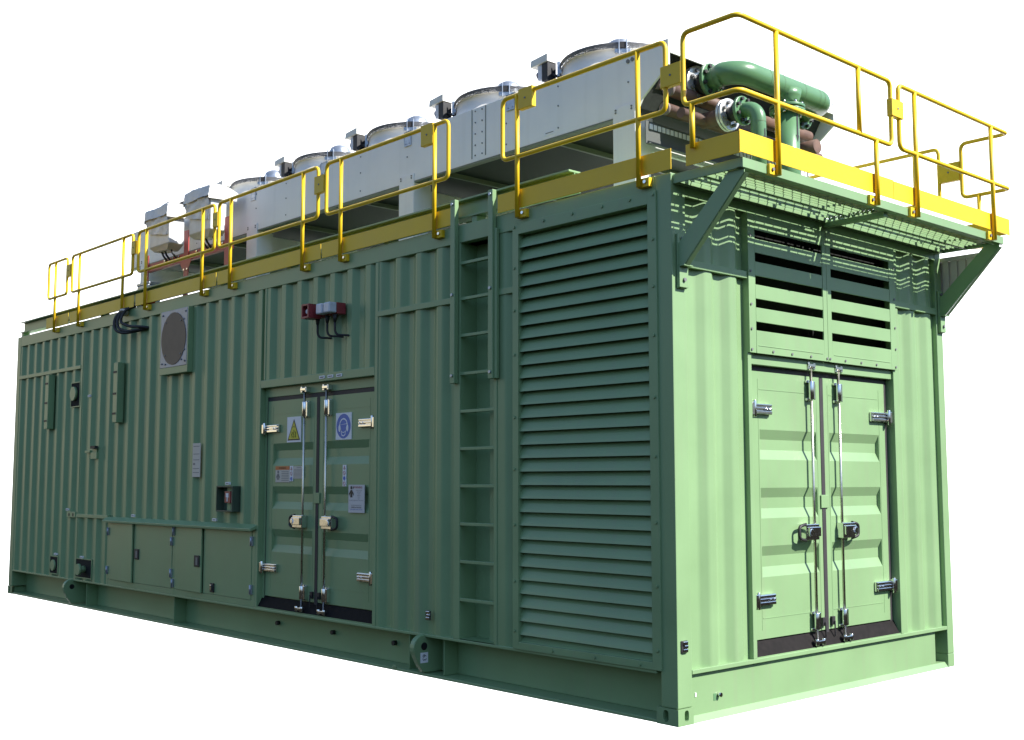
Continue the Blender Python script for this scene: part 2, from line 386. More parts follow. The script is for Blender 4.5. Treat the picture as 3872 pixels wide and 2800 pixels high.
# vent blanking panel
mb = MB(); mb.box(-7.20, -6.54, -.05, .04, 2.66, 2.735).box(-7.20, -7.175, -.05, .04, 2.735, 3.356).box(-6.56, -6.54, -.05, .04, 2.735, 3.356)
P('vent_frame', mb, bevel=.003)
vp = P('vent_panel', MB().box(-7.175, -6.56, -.052, -.03, 2.735, 3.352), mat('vent_zinc', (.26, .30, .39), .42, metal=.6, var=.2, scale=9), bevel=.003)
mb = MB(); mb.tube([(-6.868, -.053, 3.040), (-6.868, -.057, 3.040)], .283, 48); P('blanking_disc', mb, CARD, parent=vp)
mb = MB()
for x, z in ((-7.13, 2.78), (-6.60, 2.78), (-7.13, 3.31), (-6.60, 3.31), (-6.68, 2.80), (-7.05, 2.77), (-6.64, 3.23), (-6.61, 2.9)): mb.cyl((x, -.052, z), (x, -.060, z), .010, 8)
for t in (.8, 2.3, 3.9, 5.5): mb.cyl((-6.868+.25*math.cos(t), -.057, 3.04+.25*math.sin(t)), (-6.868+.25*math.cos(t), -.064, 3.04+.25*math.sin(t)), .010, 8)
PS('panel_bolt', mb, INKG, parent=vp)
# vertical cable covers
for xc, zlo, zhi in ((-10.41, 2.185, 2.885), (-8.30, 2.19, 2.89)):
    cc = P('cable_cover', MB().box(xc-.06, xc+.055, -.062, .02, zlo, zhi), bevel=.004)
    mb = MB()
    for f in (.15, .48, .84): z = zlo+(zhi-zlo)*f; mb.box(xc-.062, xc+.03, -.066, -.060, z-.012, z+.012)
    PS('clip', mb, BLK, parent=cc)
# square pipe ports
def port(x0, x1, z0, z1, cx, cz, r, stick, tilt=0):
    mb = MB(); t = .012
    mb.box(x0-t, x1+t, -.004, .03, z1, z1+t).box(x0-t, x1+t, -.004, .03, z0-t, z0).box(x0-t, x0, -.004, .03, z0, z1).box(x1, x1+t, -.004, .03, z0, z1)
    p = P('pipe_port', mb)
    P('opening_dark_plate', MB().box(x0, x1, .001, .004, z0, z1), VOID, parent=p)  # flat black plate painted in place of a shaded recess
    mb = MB(); mb.cyl((cx, .002, cz), (cx, -stick+.02, cz), r*.62, 20); mb.cyl((cx, -stick+.03, cz), (cx, -stick-.0, cz), r, 24); P('pipe_end', mb, GREEN, parent=p)
    return p
port(-9.75, -9.482, 2.445, 2.735, -9.63, 2.60, .088, .035)
port(-10.245, -10.0, .36, .565, -10.13, .46, .068, .02)
port(-9.42, -8.96, .362, .575, -9.16, .462, .068, .09)
# manual call point recess box
mb = MB(); mb.box(-5.85, -5.838, -.05, .04, 1.215, 1.465).box(-5.535, -5.523, -.05, .04, 1.215, 1.465).box(-5.838, -5.535, -.05, .04, 1.453, 1.465).box(-5.838, -5.535, -.05, .04, 1.215, 1.227)
mb.box(-5.838, -5.535, .025, .04, 1.227, 1.453)
P('call_point_recess', mb, mat('dark_green_paint', (.06, .09, .06), .5), bevel=.002)
# identification plate and wall bracket
ip = P('identification_plate', MB().box(-6.45, -6.28, -.010, -.004, 1.555, 1.905), LABB, bevel=.002)
mb = MB()
for z in (1.87, 1.79, 1.73, 1.64, 1.60): mb.box(-6.43, -6.30, -.0115, -.010, z, z+.006)
mb.box(-6.43, -6.39, -.0115, -.010, 1.68, 1.70)
P('engraving', mb, INKG, parent=ip)
mb = MB(); mb.box(-9.05, -8.87, -.02, .01, 1.78, 1.86).box(-9.20, -9.05, -.03, -.01, 1.855, 1.885).box(-9.1, -8.89, -.012, .0, 1.86, 1.92)
P('hose_bracket', mb, bevel=.003)
P('bracket_clip', MB().box(-8.99, -8.86, -.05, -.01, 1.90, 1.935), BLK)
# lifting lugs: plates standing off the base beam
def lug(x, t):
    prof = []
    for k in range(15):
        a = math.pi*(.0+1.15*k/14); prof.append((-.005+.105*math.cos(a), .222+.10*math.sin(a)))
    prof = [(.19, .03), (.19, .302), (.07, .302)]+[(p[0], p[1]) for p in prof if p[0] < .068]+[(-.06, .10), (-.01, .03)]
    g = P('lifting_lug', MB().prism(prof, x-t/2, x+t/2, 'x'), bevel=.006)
    mb = MB(); mb.tube([(x+t/2-.001, -.008, .232), (x+t/2+.0015, -.008, .232)], .030, 18); P('shackle_hole', mb, VOID, parent=g)
    P('lug_pad', MB().box(x-t/2-.06, x+t/2+.10, .176, .189, .03, .30), parent=g)
    return g
g = lug(-2.56, .055); lug(-9.53, .055)
mb = MB(); mb.box(-2.5325, -2.5315, -.045, .030, .105, .185); tg = P('number_tag', mb, LABW, parent=g)
text('63', .052, 'number', INK, lambda a, c: (-2.5305, -.007+c, .145-a), g, 0, 0)
# small white tag labels
for (x, z, yy) in ((-10.07, .60, -.006), (-9.25, .60, -.006), (-7.85, 1.128, -.004), (-5.96, 1.128, -.004), (-9.74, 1.165, -.004), (-5.70, 1.492, -.008), (-9.18, 2.55, -.004)):
    t = P('tag_label', MB().box(x-.04, x+.04, yy-.004, yy+.02, z-.013, z+.013), LABW)
    P('tag_text', MB().box(x-.028, x+.028, yy-.005, yy-.004, z-.005, z+.004), INKG, parent=t)
for (x, z) in ((-4.039, 2.437), (-3.905, 2.437), (-3.767, 2.437)):
    t = P('tag_label', MB().box(x-.042, x+.042, -.006, .0, z-.013, z+.013), LABW)
    P('tag_text', MB().box(x-.03, x+.03, -.0072, -.006, z-.004, z+.004), INK, parent=t)
# chrome earthing latches
def latch(tf, cu, cz, s=1.):
    a = P('earth_latch', MB(tf).box(cu-.031*s, cu+.031*s, .0, .008, cz-.038, cz+.038), BLK, bevel=.004)
    mb = MB(tf); mb.box(cu-.018*s, cu+.026*s, .008, .018, cz+.010, cz+.034).box(cu-.008*s, cu+.026*s, .008, .020, cz-.010, cz+.010).box(cu-.018*s, cu+.026*s, .008, .018, cz-.034, cz-.012)
    P('latch_catch', mb, CHR, parent=a, bevel=.004)
SIDE = lambda u, w_, z: (u, -w_, z)
END = lambda u, w_, z: (w_, u, z)
latch(SIDE, -2.49, .473); latch(END, .062, .482); latch(lambda u, w_, z: (u, W+w_, z), -.04, .47)
mb = MB(); mb.box(-.031, -.0285, .388, .416, .108, .152); P('drain_slot', mb, GREENP)
mb = MB(); mb.cyl((-.03, .438, .142), (-.004, .438, .142), .014, 14); P('drain_plug', mb, CHR)
mb = MB(); mb.box(-.03, -.026, .20, .212, .155, .18); P('chalk_mark', mb, LABW)

# ------------------------------------------------------------------ end wall
def corr_y(mb, ya, yb, z0, z1, starts, x_out=-.006, dep=.034):
    pts = []
    for s_ in starts:
        for dy, x in ((-.075, -dep), (0, 0), (.07, 0), (.125, -dep)): pts.append((s_+dy, x_out+x))
    pts.sort()
    def xat(y):
        if y <= pts[0][0] or y >= pts[-1][0]: return x_out-dep
        for (y1, x1), (y2, x2) in zip(pts, pts[1:]):
            if y1 <= y <= y2: return x1+(x2-x1)*(y-y1)/max(1e-9, y2-y1)
    P_ = [(ya, xat(ya))]+[p for p in pts if ya < p[0] < yb]+[(yb, xat(yb))]
    A = [mb.v((x, y, z0)) for y, x in P_]; B = [mb.v((x, y, z1)) for y, x in P_]
    for i in range(len(P_)-1): mb.bm.faces.new([A[i], A[i+1], B[i+1], B[i]])
mb = MB(); corr_y(mb, .142, .80, .33, 3.36, (.345, .61)); corr_y(mb, 2.735, 3.42, .33, 3.36, (2.735, 3.0, 3.265))
for o in PS('end_wall', mb):
    b = o.modifiers.new('bevel', 'BEVEL'); b.width = .014; b.segments = 3; b.limit_method = 'ANGLE'; b.angle_limit = .3
mb = MB(); mb.box(-.09, -.002, .79, .832, .33, 2.39).box(-.09, -.002, 2.70, 2.735, .33, 2.39).box(-.06, -.02, .832, 2.70, 2.312, 2.385)
PS('door_jamb', mb, bevel=.003)
mb = MB(); mb.box(-.03, 0.006, .142, .79, 2.895, 2.945).box(-.03, 0.006, 2.735, 3.42, 2.895, 2.945); PS('end_belt_rail', mb, bevel=.003)
# end louvre: two bays of five blades
mb = MB(); X0, X1 = .007, .016
ya, yb, yc, yd = .872, 1.702, 1.809, 2.650
mb.box(-.06, X1, .793, ya, 2.386, 3.356).box(-.06, X0-.001, 2.70, 2.732, 2.386, 3.356).box(X0, X1, yb, 1.753, 2.386, 3.356).box(X0, X1, 1.756, yc, 2.386, 3.356).box(X0, X1, yd, 2.732, 2.386, 3.356)
for y0, y1 in ((ya, yb), (yc, yd)):
    mb.box(X0, X1, y0, y1, 3.246, 3.356).box(X0, X1, y0, y1, 2.386, 2.542)
    mb.box(X1-.001, X1+.003, y0+.02, y1-.02, 2.436, 2.442)
    for k in range(5):
        zt_ = 3.246-.1605*k-.062; zb_ = 3.246-.1605*(k+1) if k < 4 else 2.542
        if k < 4: mb.box(.004, X1-.002, y0, y1, zb_, zt_)
        mb.hexa([(.004, y0, zt_-.006), (.013, y0, zt_-.001), (.013, y1, zt_-.001), (.004, y1, zt_-.006), (-.075, y0, zt_+.016), (-.072, y0, zt_+.022), (-.072, y1, zt_+.022), (-.075, y1, zt_+.016)])
el = P('end_louvre', mb, bevel=.003)
mb = MB()
for y in (.814, 1.06, 1.289, 1.525, 1.735, 1.775, 1.98, 2.2, 2.42, 2.71): mb.cyl((X1, y, 2.408), (X1+.007, y, 2.408), .009, 8)
for z in (2.55, 2.72, 2.95, 3.2): 
    for y in (.815, 2.715): mb.cyl((X1, y, z), (X1+.007, y, z), .009, 8)
PS('louvre_bolt', mb, INKG, parent=el)
P('louvre_dark_sheet', MB().box(-.13, -.115, .80, 2.73, 2.40, 3.35), VOID)  # same black sheet for the dark inside the end louvre

# ------------------------------------------------------------------ double doors
def doors(tf, lab):
    def B(): return MB(tf)
    wid = 1.862; seam = .925; zlo, zhi = .44, 2.272
    fr = P('door_frame', B().box(0, wid, -.045, -.03, .33, 2.40).box(-.0, .035, -.03, .004, .40, 2.40).box(.035, wid, -.03, .002, 2.312, 2.40), bevel=.002)
    P('door_seal', B().box(.035, wid-.006, -.03, -.006, 2.268, 2.314).box(.035, .052, -.03, -.004, .43, 2.268).box(wid-.05, wid-.012, -.03, -.004, .43, 2.268).box(seam-.022, seam+.022, -.03, .004, .42, 2.268), SEAL, parent=fr)
    P('sill', B().hexa([(0, -.03, .328), (wid, -.03, .328), (wid, .05, .328), (0, .05, .328), (0, -.03, .43), (wid, -.03, .43), (wid, -.004, .43), (0, -.004, .43)]), SILL, parent=fr)
    P('sill_edge', B().box(0, wid, .050, .056, .318, .338), GREEN, parent=fr)
    for side in (0, 1):
        u0, u1 = (.052, seam-.022) if side == 0 else (seam+.022, wid-.05)
        e0, e1 = (.155, .85) if side == 0 else (1.022, 1.717)
        mb = B(); zs = [zlo]
        bands = ((.855, 1.065), (1.255, 1.465), (1.66, 1.868))
        dep = .028
        cols = [u0, e0, e1, u1]
        for a, b_ in bands: zs += [a, b_]
        zs.append(zhi)
        for i in range(3):
            for j in range(len(zs)-1):
                if i == 1 and (zs[j], zs[j+1]) in bands:
                    a, b_ = zs[j], zs[j+1]; l, r = cols[1], cols[2]
                    o_ = [(l, 0, a), (r, 0, a), (r, 0, b_), (l, 0, b_)]; q = .004
                    n_ = [(l+q, -dep, a+.068), (r-q, -dep, a+.068), (r-q, -dep, b_-.068), (l+q, -dep, b_-.068)]
                    for k in range(4): mb.face([o_[k], o_[(k+1) % 4], n_[(k+1) % 4], n_[k]])
                    mb.face(n_)
                else: mb.face([(cols[i], 0, zs[j]), (cols[i+1], 0, zs[j]), (cols[i+1], 0, zs[j+1]), (cols[i], 0, zs[j+1])])
        # turned edges and weld beads
        for a, b_ in ((u0, u0), (u1, u1)): mb.face([(a, 0, zlo), (a, 0, zhi), (a, -.03, zhi), (a, -.03, zlo)])
        mb.face([(u0, 0, zhi), (u1, 0, zhi), (u1, -.03, zhi), (u0, -.03, zhi)]); mb.face([(u0, 0, zlo), (u1, 0, zlo), (u1, -.03, zlo), (u0, -.03, zlo)])
        for z in (2.145, .575): mb.box(e0, e1, -.001, .0022, z, z+.005)
        for u in (e0-.012, e1+.012): mb.box(u-.002, u+.002, -.001, .0016, .50, 2.22)
        d = P('door_leaf', mb)
        # hinges
        for z in (2.008, .704):
            mb = B(); s = 1 if side == 0 else -1; ue = .03 if side == 0 else wid-.03
            f = lambda a, b_: (min(ue+s*a, ue+s*b_), max(ue+s*a, ue+s*b_))
            mb.box(*f(.012, .245), .002, .022, z-.037, z+.037)
            mb.box(*f(.02, .235), .022, .034, z-.034, z-.012).box(*f(.02, .235), .022, .034, z-.004, z+.012).box(*f(.02, .235), .022, .034, z+.020, z+.034)
            mb.box(*f(-.016, .012), .0, .05, z-.044, z+.044)
            mb.cyl((ue+s*.02, .040, z-.058), (ue+s*.02, .040, z+.058), .013, 12)
            for a in (.17, .215): mb.cyl((ue+s*a, .022, z), (ue+s*a, .040, z), .010, 8)
            P('hinge', mb, CHR, parent=d, bevel=.006)
        # lock rod and its brackets
        ur = .745 if side == 0 else 1.107
        P('lock_rod', B().cyl((ur, .036, .375), (ur, .036, 2.35), .0105, 14), ROD, parent=d)
        s = -1 if side == 0 else 1
        for z0, z1 in ((2.10, 2.235), (.455, .575)):
            mb = B(); mb.cyl((ur, .036, z0), (ur, .036, z1), .021, 12)
            mb.box(ur-.03, ur+.045, .0, .020, z0-.008, z0+.012).box(ur-.03, ur+.045, .0, .020, z1-.012, z1+.008)
            mb.box(ur+.02, ur+.05, .0, .04, z0, z1)
            P('rod_guide', mb, CHR, parent=d, bevel=.004)
        mb = B(); mb.box(ur-.05, ur+.04, .015, .055, 2.335, 2.362).box(ur-.05, ur-.025, .0, .05, 2.318, 2.375).box(ur+.02, ur+.045, .0, .05, 2.322, 2.37)
        P('rod_cam', mb, CHR, parent=d, bevel=.004)
        mb = B(); mb.box(ur-.045, ur+.045, .02, .075, .36, .385).cyl((ur-.042, .06, .350), (ur-.042, .06, .395), .016, 10).cyl((ur+.042, .06, .350), (ur+.042, .06, .395), .016, 10)
        P('rod_cam', mb, CHR, parent=d, bevel=.004)
        # rotary lock handle
        mb = B(); a0, a1 = (ur-.165, ur+.022) if s < 0 else (ur-.022, ur+.165)
        mb.box(a0+.03*(s < 0), a1-.03*(s > 0), .002, .062, 1.092, 1.205)
        mb.box(a0+.035*(s < 0)+.006, a1-.035*(s > 0)-.006, .062, .082, 1.118, 1.186)
        mb.cyl((ur+s*.11, .08, 1.152), (ur+s*.11, .090, 1.152), .024, 14)
        P('lock_case', mb, CHR, parent=d, bevel=.010)
        uc = ur+s*.14; 
        path = rounded([(uc-s*.02, .045, 1.205), (uc+s*.065, .045, 1.19), (uc+s*.065, .045, 1.105), (uc-s*.02, .045, 1.09)], .03, 6)
        P('lock_handle', B().tube([Vector(p) for p in path], .011, 10), BLK, parent=d)
        # small padlock hasps by the sill
        mb = B(); uh = seam-.055 if side == 0 else seam+.065
        mb.box(uh-.02, uh+.02, .0, .02, .47, .53).cyl((uh, .028, .39), (uh, .028, .50), .006, 8)
        P('hasp', mb, BLK, parent=d, bevel=.004)
    P('centre_latch_plate', B().box(seam-.045, seam+.05, .004, .012, 1.315, 1.41), GREEN, parent=fr, bevel=.003)
SD = lambda u, w_, z: (-5.11+u, .06-w_, z)
ED = lambda u, w_, z: (-.06+w_, .832+u, z)
doors(SD, 'side'); doors(ED, 'end')

# ------------------------------------------------------------------ ladder
lad = thing('ladder', 'green ladder of flat rungs set into the side wall beside the big louvre', 'ladder', (-1.92, 0, .33))
for z in (3.198, 2.918, 2.631, 2.335, 2.045, 1.759, 1.476, 1.188, .905, .621):
    MB().box(-2.117, -1.726, .002, .034, z-.012, z+.012).build('rung', GREEN, lad, .003)
for x0, x1, z0 in ((-2.19, -2.135, 2.26), (-1.742, -1.69, 2.27)):
    st = MB().box(x0, x1, -.045, -.004, z0, 3.70).build('stile', GREEN, lad, .004)
    mb = MB()
    for z in (3.665, 2.95, 2.32): mb.cyl(((x0+x1)/2, -.045, z), ((x0+x1)/2, -.056, z), .012, 8)
    mb.build_split('stile_bolt', GALV, lad)
MB().box(-1.69, -1.66, -.03, -.004, 2.27, 3.40).build('stile_flange', GREEN, lad, .003)

# ------------------------------------------------------------------ roof beam
rb = thing('roof_beam', 'dark green steel I beam lying along the near roof edge behind the yellow toe boards', 'beam', (-6.3, .085, 3.5))
xa, xb = -L, -.95
MB().box(xa, xb, .025, .145, 3.700, 3.715).box(xa, xb, .08, .09, 3.575, 3.700).box(xa, xb, .025, .145, 3.560, 3.575).build('i_section', GREEN, rb, .002)
for x in (-11.66, -9.0, -6.0, -4.7, -3.15, -2.0):
    MB().box(x-.03, x+.03, .04, .13, 3.502, 3.558).build('spacer', GREEN, rb, .002)

# ------------------------------------------------------------------ guard rails
RR = .0165
def guard(label, loops, posts, boards, plates, base):
    t = thing('guard_rail', label, 'guard rail', base, 'yellow guard rails around the roof')
    mb = MB()
    for lp in loops: mb.tube(rounded(lp, .055, 6, True), RR, 12, caps=False)
    mb.build('rail_frame', YEL, t)
    for (x, y, z0, z1, foot) in posts:
        mb = MB(); mb.cyl((x, y, z0), (x, y, z1), RR*1.06, 12)
        p = mb.build('post', YEL, t)
        if foot:
            mb = MB()
            if foot == 's': mb.box(x-.025, x+.075, y+.014, y+.05, z0-.003, z0+.058)
            elif foot == 'n': mb.box(x-.075, x+.025, y-.05, y-.014, z0-.003, z0+.058)
            else: mb.box(x-.05, x-.014, y-.075, y+.018, z0+.0, z0+.068)
            mb.build('foot_plate', YEL, p, .003)
            mb = MB()
            if foot == 's': mb.cyl((x+.045, y+.014, z0+.03), (x+.045, y+.002, z0+.03), .012, 8)
            elif foot == 'e': mb.cyl((x-.014, y-.045, z0+.034), (x-.004, y-.045, z0+.034), .012, 8)
            if foot in 'se': mb.build('foot_bolt', CHR if foot == 's' else INKG, p)
            else: mb.bm.free()
    for b_ in boards: MB().box(*b_).build('toe_board', YEL, t, .002)
    for b_, ax in plates:
        q = MB().box(*b_).build('joint_plate', YEL, t, .004)
        cx, cy, cz = (b_[0]+b_[1])/2, (b_[2]+b_[3])/2, (b_[4]+b_[5])/2
        mb = MB()
        if ax == 'y': mb.cyl((cx, b_[2], cz), (cx, b_[2]-.004, cz), .008, 8)
        else: mb.cyl((b_[1], cy, cz), (b_[1]+.004, cy, cz), .008, 8)
        mb.build('plate_bolt', INKG, q)
    return t
ZT, ZM, ZF = 4.352, 3.888, 3.433
TB = (3.508, 3.646)
def side_sec(label, x0, x1, ps, tb, plates=()):
    y = -.05
    loop = [(x0, y, ZM), (x0, y, ZT), (x1, y, ZT), (x1, y, ZM)]
    guard(label, [loop], [(p, y, ZF, ZT, 's') for p in ps], [(tb[0], tb[1], -.028, -.022, *TB)], [((a, b_, -.072, -.030, c, d_), 'y') for a, b_, c, d_ in plates], ((x0+x1)/2, y, ZF))
side_sec('short yellow guard rail panel at the far left end of the roof', -10.51, -9.89, (-10.28,), (-10.61, -9.874))
side_sec('yellow guard rail panel with only sky behind, second from the far left end', -9.73, -7.955, (-9.50, -8.215), (-9.822, -7.952), ((-9.885, -9.745, 4.10, 4.255),))
side_sec('yellow guard rail panel in front of the two plastic wrapped cabinets', -7.81, -6.01, (-7.61, -6.27), (-7.90, -6.001), ((-7.965, -7.855, 4.11, 4.262),))
side_sec('yellow guard rail panel before the white cooler, next right of the wrapped cabinets', -5.92, -4.075, (-5.675, -4.33), (-5.97, -4.055), ((-6.02, -5.915, 4.11, 4.26),))
side_sec('yellow guard rail panel just left of the ladder top, with a latch plate', -3.94, -2.21, (-3.71, -2.385), (-4.032, -2.143), ((-4.112, -3.957, 4.10, 4.262), (-2.54, -2.385, 4.20, 4.372)))
side_sec('yellow guard rail panel above the big louvre, right of the ladder', -1.57, .01, (-1.41, -.23), (-1.651, .026), ((-1.377, -1.227, 4.225, 4.38), (-.018, .151, 4.037, 4.18)))
XE = .588
# near corner section wraps onto the end platform
Yn, Yf = -.05, 3.585
guard('yellow guard rail wrapping the near corner of the end platform before the green pipes',
      [[(.155, Yn, ZM), (.155, Yn, ZT+.012), (XE, Yn, ZT+.012), (XE, 1.735, ZT+.005), (XE, 1.735, ZM), (XE, Yn, ZM)]],
      [(.222, Yn, 3.60, ZM, None), (XE, .345, ZF-.012, ZT, 'e'), (XE, 1.31, ZM, ZT, None), (XE, 1.522, ZF-.012, ZM, 'e')],
      [(.15, XE-.02, -.030, -.024, 3.50, 3.638), (XE-.026, XE-.020, -.030, 1.775, 3.508, 3.648)], [], (XE, .85, ZF))
guard('yellow guard rail at the far right end, wrapping the far corner of the end platform',
      [[(XE, 1.845, ZM), (XE, 1.845, ZT+.005), (XE, Yf, ZT), (.187, Yf, ZT), (.187, Yf, ZM), (XE, Yf, ZM)]],
      [(XE, 2.075, ZF-.012, ZT, 'e'), (XE, 3.285, ZF-.012, ZT, 'e'), (.33, Yf, ZF, ZM, 'n')],
      [(XE-.026, XE-.020, 1.779, Yf+.02, 3.508, 3.642), (.05, XE-.03, Yf-.03, Yf-.024, 3.508, 3.642)], [((XE-.02, XE+.024, 1.715, 1.875, 4.10, 4.228), 'x')], (XE, 2.8, ZF))
guard('yellow guard rail on the far roof edge, seen through the end railings',
      [[(-1.75, Yf, ZM), (-1.75, Yf, ZT), (-.013, Yf, ZT), (-.013, Yf, ZM)]],
      [(-1.5, Yf, ZF, ZT, 'n'), (-.235, Yf, ZF, ZT, 'n')], [(-1.8, -.0, Yf-.03, Yf-.024, *TB)], [((-.017, .176, Yf-.022, Yf+.022, 4.043, 4.205), 'y')], (-.9, Yf, ZF))

# ------------------------------------------------------------------ end platform
pf = thing('access_platform', 'pale green steel walkway platform with grating bracketed out from the container end', 'platform', (.28, 1.76, 3.42))
PX, PZ0, PZ1 = .553, 3.424, 3.486
MB().box(PX-.012, PX, .02, 3.515, PZ0, PZ1).box(PX-.05, PX-.012, .02, 3.515, PZ0, PZ0+.008).build('edge_beam', GREEN, pf, .002)
for y0, y1 in ((.02, .032), (3.503, 3.515)): MB().box(.004, PX-.012, y0, y1, PZ0, PZ1).build('side_beam', GREEN, pf, .002)
MB().box(.004, PX-.05, 1.745, 1.80, PZ0-.03, PZ0+.004).build('cross_beam', GREEN, pf, .002)
MB().box(.004, .03, .032, 3.503, PZ0, PZ0+.03).build('wall_angle', GREEN, pf, .002)
def plank(x0, x1, y0, y1):
    z1 = 3.462; h = .020; fl = .034
    mb = MB(); mb.box(x0, x0+.004, y0, y1, z1-fl, z1).box(x1-.004, x1, y0, y1, z1-fl, z1)
    n_ = max(2, round((x1-x0)/.037)); p = (x1-x0)/n_
    for i in range(1, n_): mb.box(x0+p*i-.002, x0+p*i+.002, y0, y1, z1-h, z1)
    for i in range(n_):
        y = y0+.02+(.0525 if i % 2 else 0)
        while y < y1-.01:
            mb.box(x0+p*i+.003, x0+p*(i+1)-.003, y, y+.005, z1-.010, z1-.001); y += .105
    mb.box(x0+.004, x1-.004, y0, y0+.03, z1-.003, z1).box(x0+.004, x1-.004, y1-.03, y1, z1-.003, z1)
    mb.build('grating_plank', GREEN, pf)
for ys in ((.036, 1.74), (1.775, 3.50)):
    plank(.035, .232, *ys); plank(.240, .49, *ys)
# braces with bolted end plates
def brace(y0, y1, yp0, yp1):
    mb = MB()
    a = Vector((.012, 0, 2.975)); b_ = Vector((.515, 0, 3.43)); d = (b_-a).normalized(); nn = Vector((d.z, 0, -d.x)); t = .050
    A1, A2 = a-nn*t*.9, a+nn*t; B1, B2 = b_-nn*t*.6, b_+nn*t
    pr = [(.012, 3.03), (.012, 2.885), (.06, 2.885), (.543, 3.40), (.543, 3.424), (.42, 3.424)]
    MB().prism(pr, y0, y0+.008, 'y').build('brace', GREEN, pf, .002)
    q = MB().hexa([(.06, y0+.008, 2.885), (.066, y0+.008, 2.885), (.066, y1, 2.885), (.06, y1, 2.885), (.540, y0+.008, 3.40), (.546, y0+.008, 3.40), (.546, y1, 3.40), (.540, y1, 3.40)]); q.build('brace_flange', GREEN, pf, .001)
    MB().box(.004, .016, yp0, yp1, 2.745, 3.10).build('bracket_plate', GREEN, pf, .003)
    MB().box(.016, .07, yp0, yp1, 2.884, 2.892).build('bracket_seat', GREEN, pf, .002)
    MB().hexa([(.016, yp0, 2.75), (.030, yp0, 2.75), (.030, yp1, 2.75), (.016, yp1, 2.75), (.016, yp0, 2.884), (.030, yp0, 2.884), (.030, yp1, 2.884), (.016, yp1, 2.884)]).build('bracket_block', GREEN, pf, .003)
    for z, x in ((2.80, .030), (3.07, .016)):
        MB().cyl((x, (yp0+yp1)/2, z), (x+.012, (yp0+yp1)/2, z), .013, 10).build('bracket_bolt', INKG, pf)
brace(.045, .095, .040, .128); brace(3.455, 3.505, 3.44, 3.525)
# beige cladding seen in the far brace triangle
mb = MB(); tri = [(.02, 3.395), (.405, 3.395), (.03, 2.99)]
mb.prism([(-.14, 3.355), (.40, 3.355), (.43, 3.39), (-.14, 3.39)], 3.528, 3.55, 'y')
x = -.14
while x < .36:
    x2 = min(x+.075, .37); zz = lambda q: 2.93+max(0, q-.02)*1.09
    pr = [(x, zz(x)), (x+.056, zz(x+.056)), (x+.056, 3.355), (x, 3.355)]
    mb.prism(pr, 3.534, 3.546, 'y'); mb.prism([(x+.056, zz(x+.056)), (x+.075, zz(x+.075)), (x+.075, 3.355), (x+.056, 3.355)], 3.548, 3.556, 'y'); x += .075
mb.prism([(-.14, 2.93), (.03, 2.93), (.40, 3.355), (-.14, 3.355)], 3.5485, 3.552, 'y')
bp = mb.build('cladding_panel', BEIGE, None, .002); tag(bp, 'small triangle of beige ribbed cladding behind the far platform brace', 'cladding')

# ------------------------------------------------------------------ dry cooler on the roof
ck = thing('dry_cooler', 'long white roof cooler with a row of round fans on top', 'cooler', (-5.1, 1.76, 3.48))
CY0, CY1, CZ0, CZ1, CX0, CX1 = .665, 2.86, 4.256, 4.728, -9.62, -.56
prof = [(CX0, CZ0), (-.87, CZ0), (-.815, 4.342), (CX1, 4.535), (CX1, CZ1), (CX0, CZ1)]
for y0, y1 in ((CY0, CY0+.02), (CY1-.02, CY1)):
    MB().prism(prof, y0, y1, 'y').build('side_panel', WHT, ck, .003)
MB().box(CX0+.01, CX1-.01, CY0+.02, CY1-.02, CZ1-.03, CZ1-.002).build('top_deck', WHT, ck)
MB().box(CX0+.01, CX0+.03, CY0+.02, CY1-.02, CZ0, CZ1-.03).build('end_panel', WHT, ck)
MB().box(CX1-.014, CX1-.002, CY0+.021, CY1-.021, 4.63, CZ1-.031).build('end_panel', WHT, ck)
MB().box(CX0+.03, -.95, CY0+.03, CY1-.03, CZ0+.03, CZ0+.10).hexa([(-.95, CY0+.03, CZ0+.03), (-.86, CY0+.03, CZ0+.03), (-.86, CY1-.03, CZ0+.03), (-.95, CY1-.03, CZ0+.03), (-.95, CY0+.03, 4.70), (-.62, CY0+.03, 4.70), (-.62, CY1-.03, 4.70), (-.95, CY1-.03, 4.70)]).build('coil', COIL, ck)
mb = MB(); mb.box(CX0, -.87, CY0-.004, CY0+.06, CZ0-.016, CZ0-.002)
x = CX0+.9
while x < -1.2: mb.box(x, x+.025, CY0+.06, CY1-.06, CZ0-.012, CZ0+.03); x += 1.37
mb.build('bottom_rail', mat('olive_frame', (.17, .20, .14), .5), ck)
mb = MB()   # panel seams, screws, tie plates
for x in (-2.765, -2.585): mb.box(x-.004, x+.004, CY0-.004, CY0, CZ0+.03, CZ1-.002)
mb.build_split('panel_seam', FRAMEG, ck)
mb = MB()
for i in range(7):
    xx = CX0+.45+i*1.37
    for z in (4.32, 4.5, 4.66):
        for q_ in (xx, xx+.62):
            if q_ < -.7: mb.cyl((q_, CY0, z), (q_, CY0-.006, z), .007, 6)
for x in (-2.72, -2.63): 
    for z in (4.31, 4.4, 4.5, 4.6, 4.7): mb.cyl((x, CY0, z), (x, CY0-.006, z), .007, 6)
for x, z in ((-.95, 4.66), (-.905, 4.665)): mb.cyl((x, CY0, z), (x, CY0-.008, z), .016, 10)
for xl_ in (-1.1, -3.8, -6.61, -9.3):
    for dx in (.03, .19):
        for z in (4.285, 4.305): mb.cyl((xl_+dx, CY0-.012, z), (xl_+dx, CY0-.018, z), .008, 6)
mb.build_split('panel_screw', INKG, ck)
